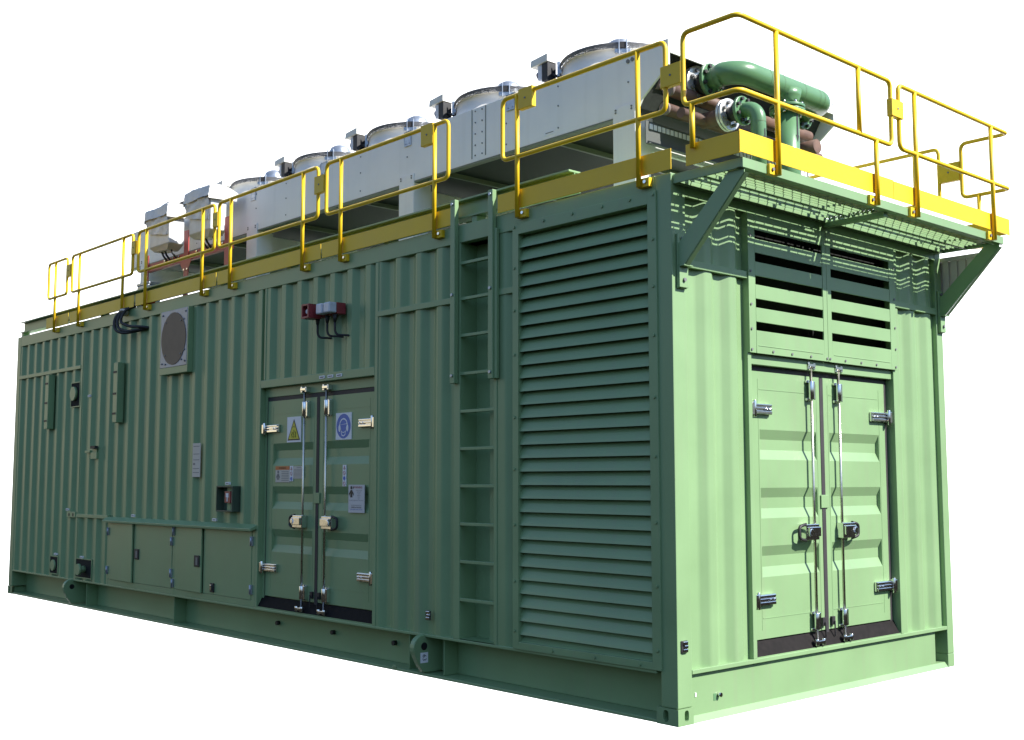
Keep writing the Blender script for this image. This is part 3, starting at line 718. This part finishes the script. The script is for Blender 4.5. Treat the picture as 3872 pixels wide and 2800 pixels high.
for x in (-2.265, -3.68, -5.09, -6.49):
    mb = MB(); mb.box(x-.05, x+.05, CY0-.010, CY0-.001, CZ1-.13, CZ1+.012).box(x-.05, x+.05, CY0-.010, CY0+.09, CZ1+.003, CZ1+.012)
    for dx in (-.025, .025): mb.cyl((x+dx, CY0-.01, CZ1-.105), (x+dx, CY0-.016, CZ1-.105), .008, 6)
    mb.build('tie_plate', GALV, ck, .003)
MB().box(-1.86, -1.74, CY0-.003, CY0, 4.285, 4.32).build('maker_plate', LABW, ck)
MB().box(-1.845, -1.755, CY0-.0042, CY0-.003, 4.30, 4.307).build('maker_text', INKG, ck)
for xl_ in (-1.1, -3.8, -6.61, -9.3):
    mb = MB(); mb.box(xl_, xl_+.222, CY0-.012, CY0, 3.48, 4.325)
    mb.prism([(CY0, 3.48), (CY0+.13, 3.48), (CY0+.19, 4.06), (CY0+.19, 4.24), (CY0, 4.24)], xl_+.205, xl_+.222, 'x')
    mb.box(xl_+.02, xl_+.05, CY0+.19, CY1-.25, 4.06, 4.24)
    mb.box(xl_, xl_+.222, CY1, CY1+.012, 3.48, 4.32)
    mb.build('leg', WHT, ck, .003)
# slotted tray across the near end
mb = MB(); TX = -.80
mb.box(TX-.006, TX, CY0+.02, CY1-.05, 4.00, 4.175).box(TX, TX+.035, CY0+.02, CY1-.05, 3.995, 4.003)
mb.build('cable_tray', mat('tray_shade_grey', (.095, .105, .10), .55), ck, .001)  # plate paint darkened in place of the shade near the cooler
mb = MB(); y = CY0+.06
while y < CY1-.08: mb.box(TX+.001, TX+.004, y, y+.036, 4.118, 4.158); y += .048  # white pieces painted for the bright sky showing through the slots
o = mb.build('tray_sky_patches', LABW, ck); o['label'] = 'row of white rectangles on the grey tray standing for bright sky through slots'
# header pipes
mb = MB()
for (x, z, r) in ((-.70, 4.262, .046), (-.66, 4.40, .052), (-.56, 4.20, .040), (-.78, 4.47, .040)): mb.tube([(x, .80, z), (x, 2.60, z)], r, 16)
mb.build_split('header_pipe', BROWN, ck)
mb = MB()
for (x, z, r) in ((-.70, 4.262, .048), (-.66, 4.40, .054), (-.78, 4.47, .042)): mb.cyl((x, .775, z), (x, .80, z), r, 16)
mb.build_split('header_cap', mat('grey_cap', (.20, .16, .15), .6), ck)
for y in (1.105, 2.30):
    mb = MB(); mb.cyl((-.82, y, 4.50), (-.63, y, 4.50), .078, 20); mb.build('outlet_stub', BROWN, ck)
for y in (1.10, 2.30):
    mb = MB(); mb.cyl((-.60, y, 4.205), (-.38, y, 4.205), .058, 20); mb.build('outlet_stub', BROWN, ck)
# fans
def fan(xc, yc):
    z0 = CZ1-.004
    mb = MB(); mb.lathe([(.53, 0), (.50, .03), (.475, .09), (.47, .150), (.485, .158)], (xc, yc, z0), 48)
    f_ = mb.build('fan', WARM, ck)
    mb = MB(); zt = z0+.205
    for r, z in ((.492, .158), (.494, .165), (.4945, .172), (.4945, .179), (.494, .186), (.492, .193), (.487, .200), (.43, .207), (.38, .212), (.32, .216), (.26, .22), (.2, .224), (.14, .228)):
        c = [(xc+r*math.cos(a), yc+r*math.sin(a), z0+z) for a in [2*math.pi*k/40 for k in range(41)]]
        mb.tube(c, .0034, 5, caps=False)
    for k in range(40):
        a = 2*math.pi*k/40; ca, sa = math.cos(a), math.sin(a)
        mb.tube([(xc+.490*ca, yc+.490*sa, z0+.150), (xc+.494*ca, yc+.494*sa, z0+.180), (xc+.482*ca, yc+.482*sa, z0+.200), (xc+.1*ca, yc+.1*sa, z0+.23)], .0026, 5)
    mb.build('guard_grille', mat('grille_wire', (.17, .17, .175), .4, metal=.3) if 'grille_wire' not in bpy.data.materials else bpy.data.materials['grille_wire'], f_)
    mb = MB(); mb.lathe([(.12, .20), (.12, .33), (.10, .375), (.06, .40), (.001, .405)], (xc, yc, z0), 24); mb.build('motor_cap', GALV, f_)
    for q in range(4):
        a = math.pi/4+q*math.pi/2; ca, sa = math.cos(a), math.sin(a)
        def T(r, t, z): return (xc+r*ca-t*sa, yc+r*sa+t*ca, z0+z)
        mb = MB(T); mb.box(.488, .515, -.034, -.026, .10, .225).box(.488, .515, .026, .034, .10, .225).box(.476, .50, -.062, .062, .112, .146)
        mb.build('grille_bracket', GALV, f_, .002)
        mb = MB(T); mb.box(.494, .508, -.026, .026, .150, .198); mb.build('bracket_rubber', BLK, f_)
    # isolator switch under a small hood at the left front
    bx, by = xc-.44, yc-.40
    mb = MB(); mb.box(bx-.075, bx-.02, by-.045, by+.045, z0+.09, z0+.215); s_ = mb.build('isolator_box', LENS, f_, .006)
    MB().box(bx-.02, bx+.05, by-.05, by+.05, z0+.07, z0+.22).build('isolator_base', BLK, f_, .004)
    MB().cyl((bx-.105, by, z0+.15), (bx-.075, by, z0+.15), .034, 12).build('isolator_knob', mat('navy', (.01, .02, .06), .3) if 'navy' not in bpy.data.materials else bpy.data.materials['navy'], f_)
    MB().hexa([(bx-.15, by-.06, z0+.215), (bx+.055, by-.06, z0+.225), (bx+.055, by+.06, z0+.225), (bx-.15, by+.06, z0+.215), (bx-.145, by-.055, z0+.275), (bx+.055, by-.06, z0+.29), (bx+.055, by+.06, z0+.29), (bx-.145, by+.055, z0+.275)]).build('isolator_hood', WARM, f_, .003)
    MB().tube([(bx+.05, by, z0+.12), (bx+.1, by+.05, z0+.10), (xc-.37, yc-.33, z0+.11)], .014, 8).build('isolator_cable', BLK, f_)
for i in range(6): fan(-1.52-1.362*i, 1.2)

# ------------------------------------------------------------------ green coolant pipes
def flange(mb, c, axis, r, t=.022):
    c = Vector(c); a = Vector(axis)
    mb.cyl(c-a*t/2, c+a*t/2, r, 28)
def bolts(mb, c, axis, r, off, n_=8, s=.013, ln=.02):
    c = Vector(c); a = Vector(axis).normalized(); u = a.orthogonal().normalized(); v = a.cross(u)
    for k in range(n_):
        t = 2*math.pi*(k+.5)/n_; p = c+(u*math.cos(t)+v*math.sin(t))*r
        mb.cyl(p+a*off, p+a*(off+ln), s, 8)
bp1 = thing('coolant_manifold', 'large green U shaped coolant pipe with a flanged tee above the end platform', 'pipe', (-.28, 1.76, 3.48))
XP, ZP, RP = -.28, 4.525, .088
path = rounded([(-.50, 1.105, 4.50), (XP, 1.105, ZP), (XP, 2.30, ZP), (-.50, 2.30, 4.50)], .0, 1)
path = [Vector((-.50, 1.105, 4.505)), Vector((-.44, 1.105, 4.51))]
for k in range(11):
    t = math.pi/2*k/10; path.append(Vector((-.44+.16*math.sin(t), 1.265-.16*math.cos(t), 4.525)))
for k in range(11):
    t = math.pi/2*k/10; path.append(Vector((-.44+.16*math.cos(t), 2.14+.16*math.sin(t), 4.525)))
path.append(Vector((-.50, 2.30, 4.515)))
MB().tube(path, RP, 28).build('manifold_pipe', GREENP, bp1)
MB().tube([(XP, 1.74, ZP-.02), (XP, 1.74, ZP-.07), (XP, 1.74, ZP-.095), (XP, 1.74, 4.385)], [.112, .104, .092, .088], 28).build('tee_branch', GREENP, bp1)
mb = MB(); flange(mb, (XP, 1.74, 4.372), (0, 0, 1), .136); mb.build('tee_flange', GREENP, bp1, .003)
mb = MB(); flange(mb, (XP, 1.74, 4.340), (0, 0, 1), .136); mb.build('tee_flange', GREENP, bp1, .003)
mb = MB(); bolts(mb, (XP, 1.74, 4.372), (0, 0, 1), .112, .011, 8, .012, .022); bolts(mb, (XP, 1.74, 4.340), (0, 0, -1), .112, .011, 8, .012, .02); mb.build_split('flange_bolt', CHR, bp1)
MB().cyl((XP, 1.74, 3.47), (XP, 1.74, 4.34), .088, 28).build('riser_pipe', GREENP, bp1)
mb = MB()
for y in (1.43, 1.60, 1.88, 2.08, 2.14): 
    mb.tube([(XP, y-.003, ZP), (XP, y+.003, ZP)], RP+.0015, 28, caps=False)
mb.tube([(-.443, 1.105, 4.511), (-.437, 1.105, 4.511)], RP+.002, 28, caps=False)
mb.build_split('weld_seam', mat('weld_green', (.12, .22, .11), .4), bp1)
for y in (1.105, 2.30):
    mb = MB(); flange(mb, (-.515, y, 4.503), (1, 0, 0), .128, .028); fl = mb.build('elbow_flange', GREENP, bp1, .003)
    mb = MB(); bolts(mb, (-.515, y, 4.503), (1, 0, 0), .105, .014, 8, .015, .02); mb.build_split('flange_bolt', BLK, bp1)
    mb = MB(); mb.tube([(-.64, y, 4.50), (-.605, y, 4.50), (-.58, y, 4.50), (-.555, y, 4.50), (-.525, y, 4.50)], [.078, .072, .088, .072, .078], 24); mb.build('rubber_bellows', BLK, bp1)
    mb = MB(); flange(mb, (-.635, y, 4.50), (1, 0, 0), .145, .022); flange(mb, (-.664, y, 4.50), (1, 0, 0), .145, .022); mb.build('bellows_flange', ZINC, bp1, .002)
    mb = MB(); bolts(mb, (-.635, y, 4.50), (1, 0, 0), .105, .010, 8, .015, .022); mb.build_split('flange_bolt', INKG, bp1)
def arrow(xc, yc, r, z0, z1, par, half=.019):
    mb = MB()
    def pt(a, z): return (xc+(r+.0015)*math.cos(a), yc+(r+.0015)*math.sin(a), z)
    dw = half*.55/r; hw = half/r*1.15
    mb.face([pt(-dw, z0+.05), pt(0, z0+.05), pt(0, z1), pt(-dw, z1)]); mb.face([pt(0, z0+.05), pt(dw, z0+.05), pt(dw, z1), pt(0, z1)])
    mb.face([pt(0, z0), pt(hw, z0+.055), pt(0, z0+.055)]); mb.face([pt(0, z0), pt(0, z0+.055), pt(-hw, z0+.055)])
    mb.build('flow_arrow', INK, par)
arrow(XP, 1.74, .088, 4.085, 4.335, bp1)
bp2 = thing('coolant_pipe', 'smaller green coolant pipe elbow bending down behind the yellow toe board corner', 'pipe', (-.11, 1.11, 3.48))
xq, yq, rq = -.105, 1.115, .055
path = [Vector((-.235, yq, 4.205))]
for k in range(11):
    t = math.pi/2*k/10; path.append(Vector((-.205+.10*math.sin(t), yq, 4.105+.10*math.cos(t))))
path.append(Vector((xq, yq, 3.47)))
MB().tube(path, rq, 24).build('elbow_pipe', GREENP, bp2)
mb = MB(); flange(mb, (-.24, yq, 4.205), (1, 0, 0), .108, .026); mb.build('elbow_flange', GREENP, bp2, .003)
mb = MB(); bolts(mb, (-.24, yq, 4.205), (1, 0, 0), .086, .013, 8, .014, .02); mb.build_split('flange_bolt', BLK, bp2)
mb = MB(); mb.tube([(-.36, yq, 4.205), (-.33, yq, 4.205), (-.305, yq, 4.205), (-.28, yq, 4.205), (-.25, yq, 4.205)], [.058, .052, .066, .052, .058], 24); mb.build('rubber_bellows', BLK, bp2)
mb = MB(); flange(mb, (-.362, yq, 4.205), (1, 0, 0), .120, .020); flange(mb, (-.389, yq, 4.205), (1, 0, 0), .120, .020); mb.build('bellows_flange', ZINC, bp2, .002)
mb = MB(); bolts(mb, (-.362, yq, 4.205), (1, 0, 0), .086, .009, 8, .014, .022); mb.build_split('flange_bolt', INKG, bp2)
mb = MB(); mb.tube([(xq, yq, 4.085), (xq, yq, 4.092)], rq+.0015, 24, caps=False); mb.build('weld_seam', bpy.data.materials['weld_green'], bp2)
arrow(xq, yq, rq, 3.92, 4.03, bp2, .014)

# ------------------------------------------------------------------ red frame and wrapped cabinets
rf = thing('red_support_frame', 'red painted steel frame carrying the two wrapped cabinets on the roof', 'frame', (-7.5, .5, 3.48))
yf = .42
mb = MB(); mb.box(-8.60, -6.55, yf, yf+.05, 4.045, 4.140); mb.build('cross_beam', RED, rf, .003)
for x in (-8.60, -7.56, -6.60):
    mb = MB(); mb.box(x-.055, x+.055, yf-.012, yf, 3.48, 4.40 if x > -8.5 else 4.25); mb.build('upright', RED, rf, .003)
mb = MB(); mb.prism([(-7.69, 4.06), (-7.43, 4.06), (-7.43, 4.02), (-7.505, 3.93), (-7.615, 3.93), (-7.69, 4.02)], yf-.016, yf-.012, 'y'); mb.build('gusset', RED, rf)
mb = MB()
for x, z in ((-7.60, 3.945), (-7.52, 3.945), (-8.1, 4.12), (-7.9, 4.12), (-7.75, 4.12), (-7.3, 4.12), (-7.0, 4.12), (-6.7, 4.12), (-7.95, 4.075), (-7.2, 4.075)): mb.cyl((x, yf, z), (x, yf-.018, z), .011, 8)
mb.build_split('frame_bolt', CHR, rf)
def cabinet(x0, x1, label, zb, zt):
    c = thing('wrapped_cabinet', label, 'cabinet', ((x0+x1)/2, .4, zb), 'plastic wrapped cabinets on the roof')
    y0, y1 = .27, .46
    mb = MB(); mb.box(x0, x1, y0, y1, zb, zt); mb.build('enclosure', mat('enclosure_grey', (.62, .63, .64), .3, bump=.3, bscale=7, var=.15) if 'enclosure_grey' not in bpy.data.materials else bpy.data.materials['enclosure_grey'], c, .008)
    # wrinkled film over the hood
    bm = MB()
    N = 14
    def hood(u, v):
        # u along x, v from front eave over ridge to back
        x = x0-.06+(x1-x0+.10)*u
        if v < .45: y, z = y0-.05+.03*v, zt-.03+(v/.45)*.13
        else: t = (v-.45)/.55; y, z = y0-.04+(y1-y0+.16)*t, zt+.10+.035*math.sin(t*math.pi)-.06*t
        j = .004*math.sin(u*6+v*4+x0*3)+random.uniform(-.0025, .0025)
        return (x+j*.5, y-j, z+j)
    G = [[bm.v(hood(i/N, j/N)) for j in range(N+1)] for i in range(N+1)]
    for i in range(N):
        for j in range(N):
            f = bm.bm.faces.new([G[i][j], G[i+1][j], G[i+1][j+1], G[i][j+1]]); f.smooth = True
    for i, x in ((0, x0-.06), (N, x1+.04)):
        b0 = bm.v((x, y1+.1, zt-.05)); b1 = bm.v((x, y0-.05, zt-.06))
        bm.bm.faces.new([G[i][j] for j in range(N+1)]+[b0, b1])
    bm.build('plastic_film', PLAST, c)
    mb = MB()   # film skirt down the front
    M_, K = 10, 8; G = []
    for i in range(M_+1):
        row = []
        for k in range(K+1):
            u, t = i/M_, k/K
            j = .010*math.sin(u*13+t*7)+.008*math.sin(u*29-t*15+x0)+random.uniform(-.003, .003)
            row.append(mb.v((x0-.03+(x1-x0+.05)*u-.02*t, y0-.03-j, zt-.02-(zt-zb-.0)*t*(.45+.25*u))))
        G.append(row)
    for i in range(M_):
        for k in range(K): f = mb.bm.faces.new([G[i][k], G[i+1][k], G[i+1][k+1], G[i][k+1]]); f.smooth = True
    mb.build('film_skirt', PLAST, c)
    mb = MB(); mb.tube([(x1-.16, y0-.003, zb+.17), (x1-.16, y0-.006, zb+.17)], .035, 16); mb.build('round_sticker', mat('pink_sticker', (.5, .2, .22), .4) if 'pink_sticker' not in bpy.data.materials else bpy.data.materials['pink_sticker'], c)
    mb = MB(); mb.box(x1-.05, x1-.03, y0-.012, y0, zb+.10, zb+.33); mb.build('door_lock', GALV, c, .003)
    MB().hexa([(x0+.06, y0+.03, zb-.05), (x1-.1, y0+.03, zb-.07), (x1-.1, y1-.02, zb-.07), (x0+.06, y1-.02, zb-.05), (x0, y0, zb-.001), (x1, y0, zb-.001), (x1, y1, zb-.001), (x0, y1, zb-.001)]).build('gland_plate', LABB, c, .004)
    mb = MB()
    for q, xx in enumerate((x0+.16, x0+.24, x1-.1)): mb.tube([(xx, .35, zb-.05), (xx+.02, .36, zb-.10), (xx+.05, .40, zb-.17)], .012, 8)
    mb.build_split('cable', BLK, c)
cabinet(-8.22, -7.72, 'grey cabinet wrapped in clear plastic at the left end of the red frame', 4.265, 4.62)
cabinet(-7.22, -6.72, 'grey cabinet wrapped in clear plastic on the right, beside the white cooler', 4.265, 4.655)

# roof clutter seen under the railing
jb = thing('junction_box', 'small grey junction box on the roof edge below the wrapped cabinets', 'box', (-8.15, .28, 3.5))
MB().box(-8.38, -8.10, .2, .36, 3.48, 3.82).build('box_body', GALV, jb, .01); MB().box(-8.385, -8.095, .195, .365, 3.82, 3.85).build('box_lid', GALV, jb, .004)
ws = MB()
for k in range(4): ws.box(-7.86+k*.055, -7.82+k*.055, .0, .10, 3.515+.004*k, 3.545+.004*k)
o = ws.build('webbing_strap', ORB, None, .004); tag(o, 'bright orange strap end poking out below the yellow toe board', 'strap')

# ------------------------------------------------------------------ hanging black cables
cb = thing('cable_bundle', 'loop of black cables hanging from the roof edge into the side wall', 'cable', (-8.0, -.1, 3.2))
for k, (dx, dz, yy) in enumerate(((0, 0, -.12), (.05, .055, -.10), (-.04, -.02, -.14))):
    pts = [(-8.10+dx, .05, 3.53), (-8.14+dx, -.05, 3.50), (-8.16+dx, yy, 3.40), (-8.12+dx, yy-.02, 3.27+dz), (-7.97+dx, yy+.02, 3.215+dz), (-7.80+dx, -.04, 3.225+dz*.6), (-7.70+dx, .04, 3.24)]
    MB().tube(rounded(pts, .09, 5), .017, 10).build('cable', BLK, cb)
MB().tube([(-8.14, -.055, 3.475), (-8.13, -.065, 3.45)], .05, 12).build('cable_tie', LABB, cb)

# ------------------------------------------------------------------ alarm horn and beacons
ah = thing('alarm_horn', 'square red alarm horn on the wall above the side doors', 'alarm', (-4.05, -.1, 2.95))
x0, x1, y0, y1, z0, z1 = -4.105, -3.985, -.19, -.055, 2.950, 3.078
mb = MB(); t = .018
mb.box(x0, x1, y0+.05, y1, z0, z1).box(x0, x0+t, y0, y0+.05, z0, z1).box(x1-t, x1, y0, y0+.05, z0, z1).box(x0+t, x1-t, y0, y0+.05, z1-t, z1).box(x0+t, x1-t, y0, y0+.05, z0, z0+t)
mb.build('horn_body', REDP, ah, .004)
MB().tube([((x0+x1)/2, y0+.05, (z0+z1)/2), ((x0+x1)/2, y0+.02, (z0+z1)/2)], [.036, .018], 16).build('horn_cone', LENS, ah)
MB().box(x0+.02, x1-.01, y1, .03, z0+.02, z1-.02).build('horn_base', REDP, ah, .004)
def lead(par, x):
    MB().tube([(x, -.07, 2.965), (x, -.07, 2.90)], [.024, .012], 10).build('cable_gland', BLK, par)
    MB().tube(rounded([(x, -.07, 2.91), (x, -.07, 2.82), (x+.02, -.06, 2.785), (x+.12, .02, 2.775)], .04, 5), .010, 8).build('cable', BLK, par)
lead(ah, -4.02)
for x, lab in ((-3.875, 'white flashing beacon beside the red horn, between horn and second beacon'), (-3.755, 'white flashing beacon on a red base, rightmost of the alarm group on the wall')):
    b_ = thing('warning_beacon', lab, 'beacon', (x, -.08, 2.97), 'beacons beside the alarm horn')
    MB().box(x-.052, x+.046, -.155, -.075, 2.975, 3.068).build('beacon_lens', LENS, b_, .012)
    MB().box(x-.05, x+.045, -.075, .02, 2.970, 3.07).build('beacon_base', REDP, b_, .004)
    lead(b_, x+.01)
cp = thing('call_point', 'small red fire call point inside the recessed box left of the side doors', 'call point', (-5.66, 0, 1.32))
MB().box(-5.715, -5.60, -.03, .025, 1.30, 1.415).build('call_point_body', REDP, cp, .004)
MB().box(-5.685, -5.635, -.0315, -.03, 1.355, 1.395).build('call_point_label', LABW, cp); MB().box(-5.668, -5.652, -.0315, -.03, 1.315, 1.355).build('call_point_arrow', LABW, cp)
MB().box(-5.575, -5.56, -.03, .025, 1.30, 1.44).build('key_strip', LABB, cp)

# ------------------------------------------------------------------ safety signs on the side doors
YS = .060-.0035
def sign(name, label, x0, x1, z0, z1, m_, yy=YS, thick=.003):
    t = thing(name, label, 'sign', ((x0+x1)/2, yy, z0))
    MB().box(x0, x1, yy-thick, yy+.003, z0, z1).build('sign_plate', m_, t)
    return t, (lambda a, c, d=.0012: (a, yy-thick-d, c))
def flat(par, mk, poly, name, m_, d=.0012):
    mb = MB(); mb.face([mk(a, c, d) for a, c in poly]); return mb.build(name, m_, par, recalc=False)
def ring(par, mk, c, r0, r1, name, m_, d=.0012, a0=0, a1=2*math.pi, sx_=1.):
    mb = MB(); N = 40
    for k in range(N):
        t0, t1 = a0+(a1-a0)*k/N, a0+(a1-a0)*(k+1)/N
        q = [(c[0]+r0*math.cos(t0)*sx_, c[1]+r0*math.sin(t0)), (c[0]+r1*math.cos(t0)*sx_, c[1]+r1*math.sin(t0)), (c[0]+r1*math.cos(t1)*sx_, c[1]+r1*math.sin(t1)), (c[0]+r0*math.cos(t1)*sx_, c[1]+r0*math.sin(t1))]
        if r0 < 1e-6: q = q[1:]  if False else [q[0], q[1], q[2]]
        mb.face([mk(a, b_, d) for a, b_ in q])
    return mb.build(name, m_, par, recalc=False)
# hazard triangle
s1, mk = sign('warning_sign', 'white square sign with a yellow warning triangle on the left side door', -4.705, -4.465, 1.872, 2.108, LABW)
cx = -4.585
flat(s1, mk, [(cx-.108, 1.890), (cx+.108, 1.890), (cx, 2.088)], 'triangle_border', INK)
flat(s1, mk, [(cx-.090, 1.902), (cx+.090, 1.902), (cx, 2.066)], 'triangle_fill', SYEL, .0020)
for k, (a, h) in enumerate(((-.03, .055), (0, .07), (.03, .055))):
    mb = MB(); mb.tube([mk(cx+a+.006*math.sin(j*1.6), 1.915+h*j/6, .003) for j in range(7)], .0028, 5); mb.build('heat_wave', INK, s1)
ring(s1, mk, (cx, 2.0), .018, .023, 'symbol_arc', INK, .003, .3, 2.9)
# ear protection
s2, mk = sign('ear_protection_sign', 'white square sign with a blue disc showing a head wearing ear defenders', -3.893, -3.652, 1.875, 2.11, LABW)
c = (-3.7725, 1.9925)
ring(s2, mk, c, 0, .108, 'blue_disc', BLUE)
ring(s2, mk, (c[0], c[1]-.008), .044, .050, 'head_outline', LABW, .002, math.pi*.98, math.pi*2.02)
ring(s2, mk, (c[0], c[1]+.006), .052, .064, 'headband', LABW, .002, -.1, math.pi+.1)
flat(s2, mk, [(c[0]-.05, c[1]+.012), (c[0]-.046, c[1]+.014), (c[0]+.05, c[1]+.022), (c[0]+.05, c[1]+.017)], 'hair_line', LABW, .002)
flat(s2, mk, [(c[0]-.05, c[1]-.008), (c[0]-.044, c[1]-.008), (c[0]-.022, c[1]-.072), (c[0], c[1]-.082), (c[0]+.022, c[1]-.072), (c[0]+.044, c[1]-.008), (c[0]+.05, c[1]-.008), (c[0]+.028, c[1]-.08), (c[0], c[1]-.09), (c[0]-.028, c[1]-.08)], 'jaw_outline', LABW, .002)
for s_ in (-1, 1): ring(s2, mk, (c[0]+s_*.060, c[1]-.018), 0, .030, 'ear_cup', LABW, .0024, sx_=.55)
# orange warning sticker
def warn_person(par, mk, x, z, s, m1):
    ring(par, mk, (x, z+.072*s), 0, .017*s, 'figure_head', m1, .002)
    flat(par, mk, [(x-.012*s, z+.05*s), (x+.012*s, z+.05*s), (x+.042*s, z+.012*s), (x+.040*s, z-.01*s), (x+.018*s, z+.018*s), (x+.018*s, z-.025*s), (x-.018*s, z-.025*s), (x-.018*s, z+.018*s), (x-.040*s, z-.01*s), (x-.042*s, z+.012*s)], 'figure_body', m1, .002)
s3, mk = sign('warning_label', 'cream warning label with an orange header on the left side door', -4.898, -4.648, 1.503, 1.652, LABB)
flat(s3, mk, [(-4.898, 1.618), (-4.648, 1.618), (-4.648, 1.652), (-4.898, 1.652)], 'orange_header', ORA, .001)
text('WARNING', .026, 'header_text', INK, lambda a, c_: mk(a, c_, .0024), s3, -4.773, 1.635)
warn_person(s3, mk, -4.85, 1.545, .75, INKG)
for k in range(6): flat(s3, mk, [(-4.79, 1.598-.016*k), (-4.665, 1.598-.016*k), (-4.665, 1.603-.016*k), (-4.79, 1.603-.016*k)], 'text_line', INKG)
def strip(label, x0, x1, z0, z1, nsym):
    s, mk = sign('pictogram_strip', label, x0, x1, z0, z1, LABW)
    xm = (x0+x1)/2; hh = (z1-z0)/nsym; r = min((x1-x0)*.36, hh*.38)
    for k in range(nsym):
        zc = z1-hh*(k+.5)
        if k == 0: flat(s, mk, [(xm-r, zc-r*.8), (xm+r, zc-r*.8), (xm, zc+r)], 'triangle', INKR); flat(s, mk, [(xm-r*.55, zc-r*.55), (xm+r*.55, zc-r*.55), (xm, zc+r*.5)], 'triangle_fill', LABB, .002)
        elif k == 2: ring(s, mk, (xm, zc), 0, r, 'blue_disc', BLUE)
        else: ring(s, mk, (xm, zc), r*.75, r, 'red_ring', INKR); flat(s, mk, [(xm-r*.6, zc+r*.5), (xm-r*.4, zc+r*.6), (xm+r*.6, zc-r*.5), (xm+r*.4, zc-r*.6)], 'slash', INKR, .002)
        flat(s, mk, [(xm-.004, zc-hh*.5+.002), (xm+.004, zc-hh*.5+.002), (xm+.004, zc-hh*.5+.007), (xm-.004, zc-hh*.5+.007)], 'tick', INKG)
strip('narrow three symbol strip beside the orange headed warning label', -4.645, -4.590, 1.512, 1.654, 3)
strip('narrow four symbol strip on the right side door', -3.778, -3.724, 1.468, 1.654, 4)
s4, mk = sign('text_label', 'faded beige text label behind the left lock rod', -4.586, -4.400, 1.537, 1.650, LABB)
text('WARNING', .016, 'header_text', INKG, lambda a, c_: mk(a, c_), s4, -4.49, 1.638)
for k in range(7): flat(s4, mk, [(-4.575, 1.618-.0115*k), (-4.412, 1.618-.0115*k), (-4.412, 1.621-.0115*k), (-4.575, 1.621-.0115*k)], 'text_line', INKG)
s5, mk = sign('gas_warning_sign', 'pale grey carbon dioxide warning notice bent out from the right side door', -3.667, -3.43, 1.244, 1.482, mat('notice_white', (.62, .60, .60), .5), YS-.012)
flat(s5, mk, [(-3.605, 1.450), (-3.585, 1.450), (-3.595, 1.470)], 'alert_triangle', INK)
text('WARNING', .027, 'header_text', INKR, lambda a, c_: mk(a, c_), s5, -3.525, 1.459)
warn_person(s5, mk, -3.622, 1.395, .85, INK)
for k, t_ in enumerate(('CARBON DIOXIDE', 'GAS WHEN', 'ALARM', 'OPERATES', 'VACATE', 'AREA')):
    text(t_, .0105, 'text_line', INKG, lambda a, c_: mk(a, c_), s5, -3.51, 1.434-.0145*k)
text('DO NOT ENTER UNTIL VENTILATED', .0105, 'text_line', INKG, lambda a, c_: mk(a, c_), s5, -3.548, 1.348, .21)
text('THIS AREA PROTECTED BY A', .0115, 'text_line', INKG, lambda a, c_: mk(a, c_), s5, -3.548, 1.306, .16)
text('CARBON DIOXIDE', .0165, 'text_line', INK, lambda a, c_: mk(a, c_), s5, -3.548, 1.289, .15)
text('FIRE SUPPRESSION SYSTEM', .0125, 'text_line', BLUE, lambda a, c_: mk(a, c_), s5, -3.548, 1.271, .18)

# ------------------------------------------------------------------ smooth shading tidy
for o in list(COL.objects):
    if 'org' in o.keys(): del o['org']
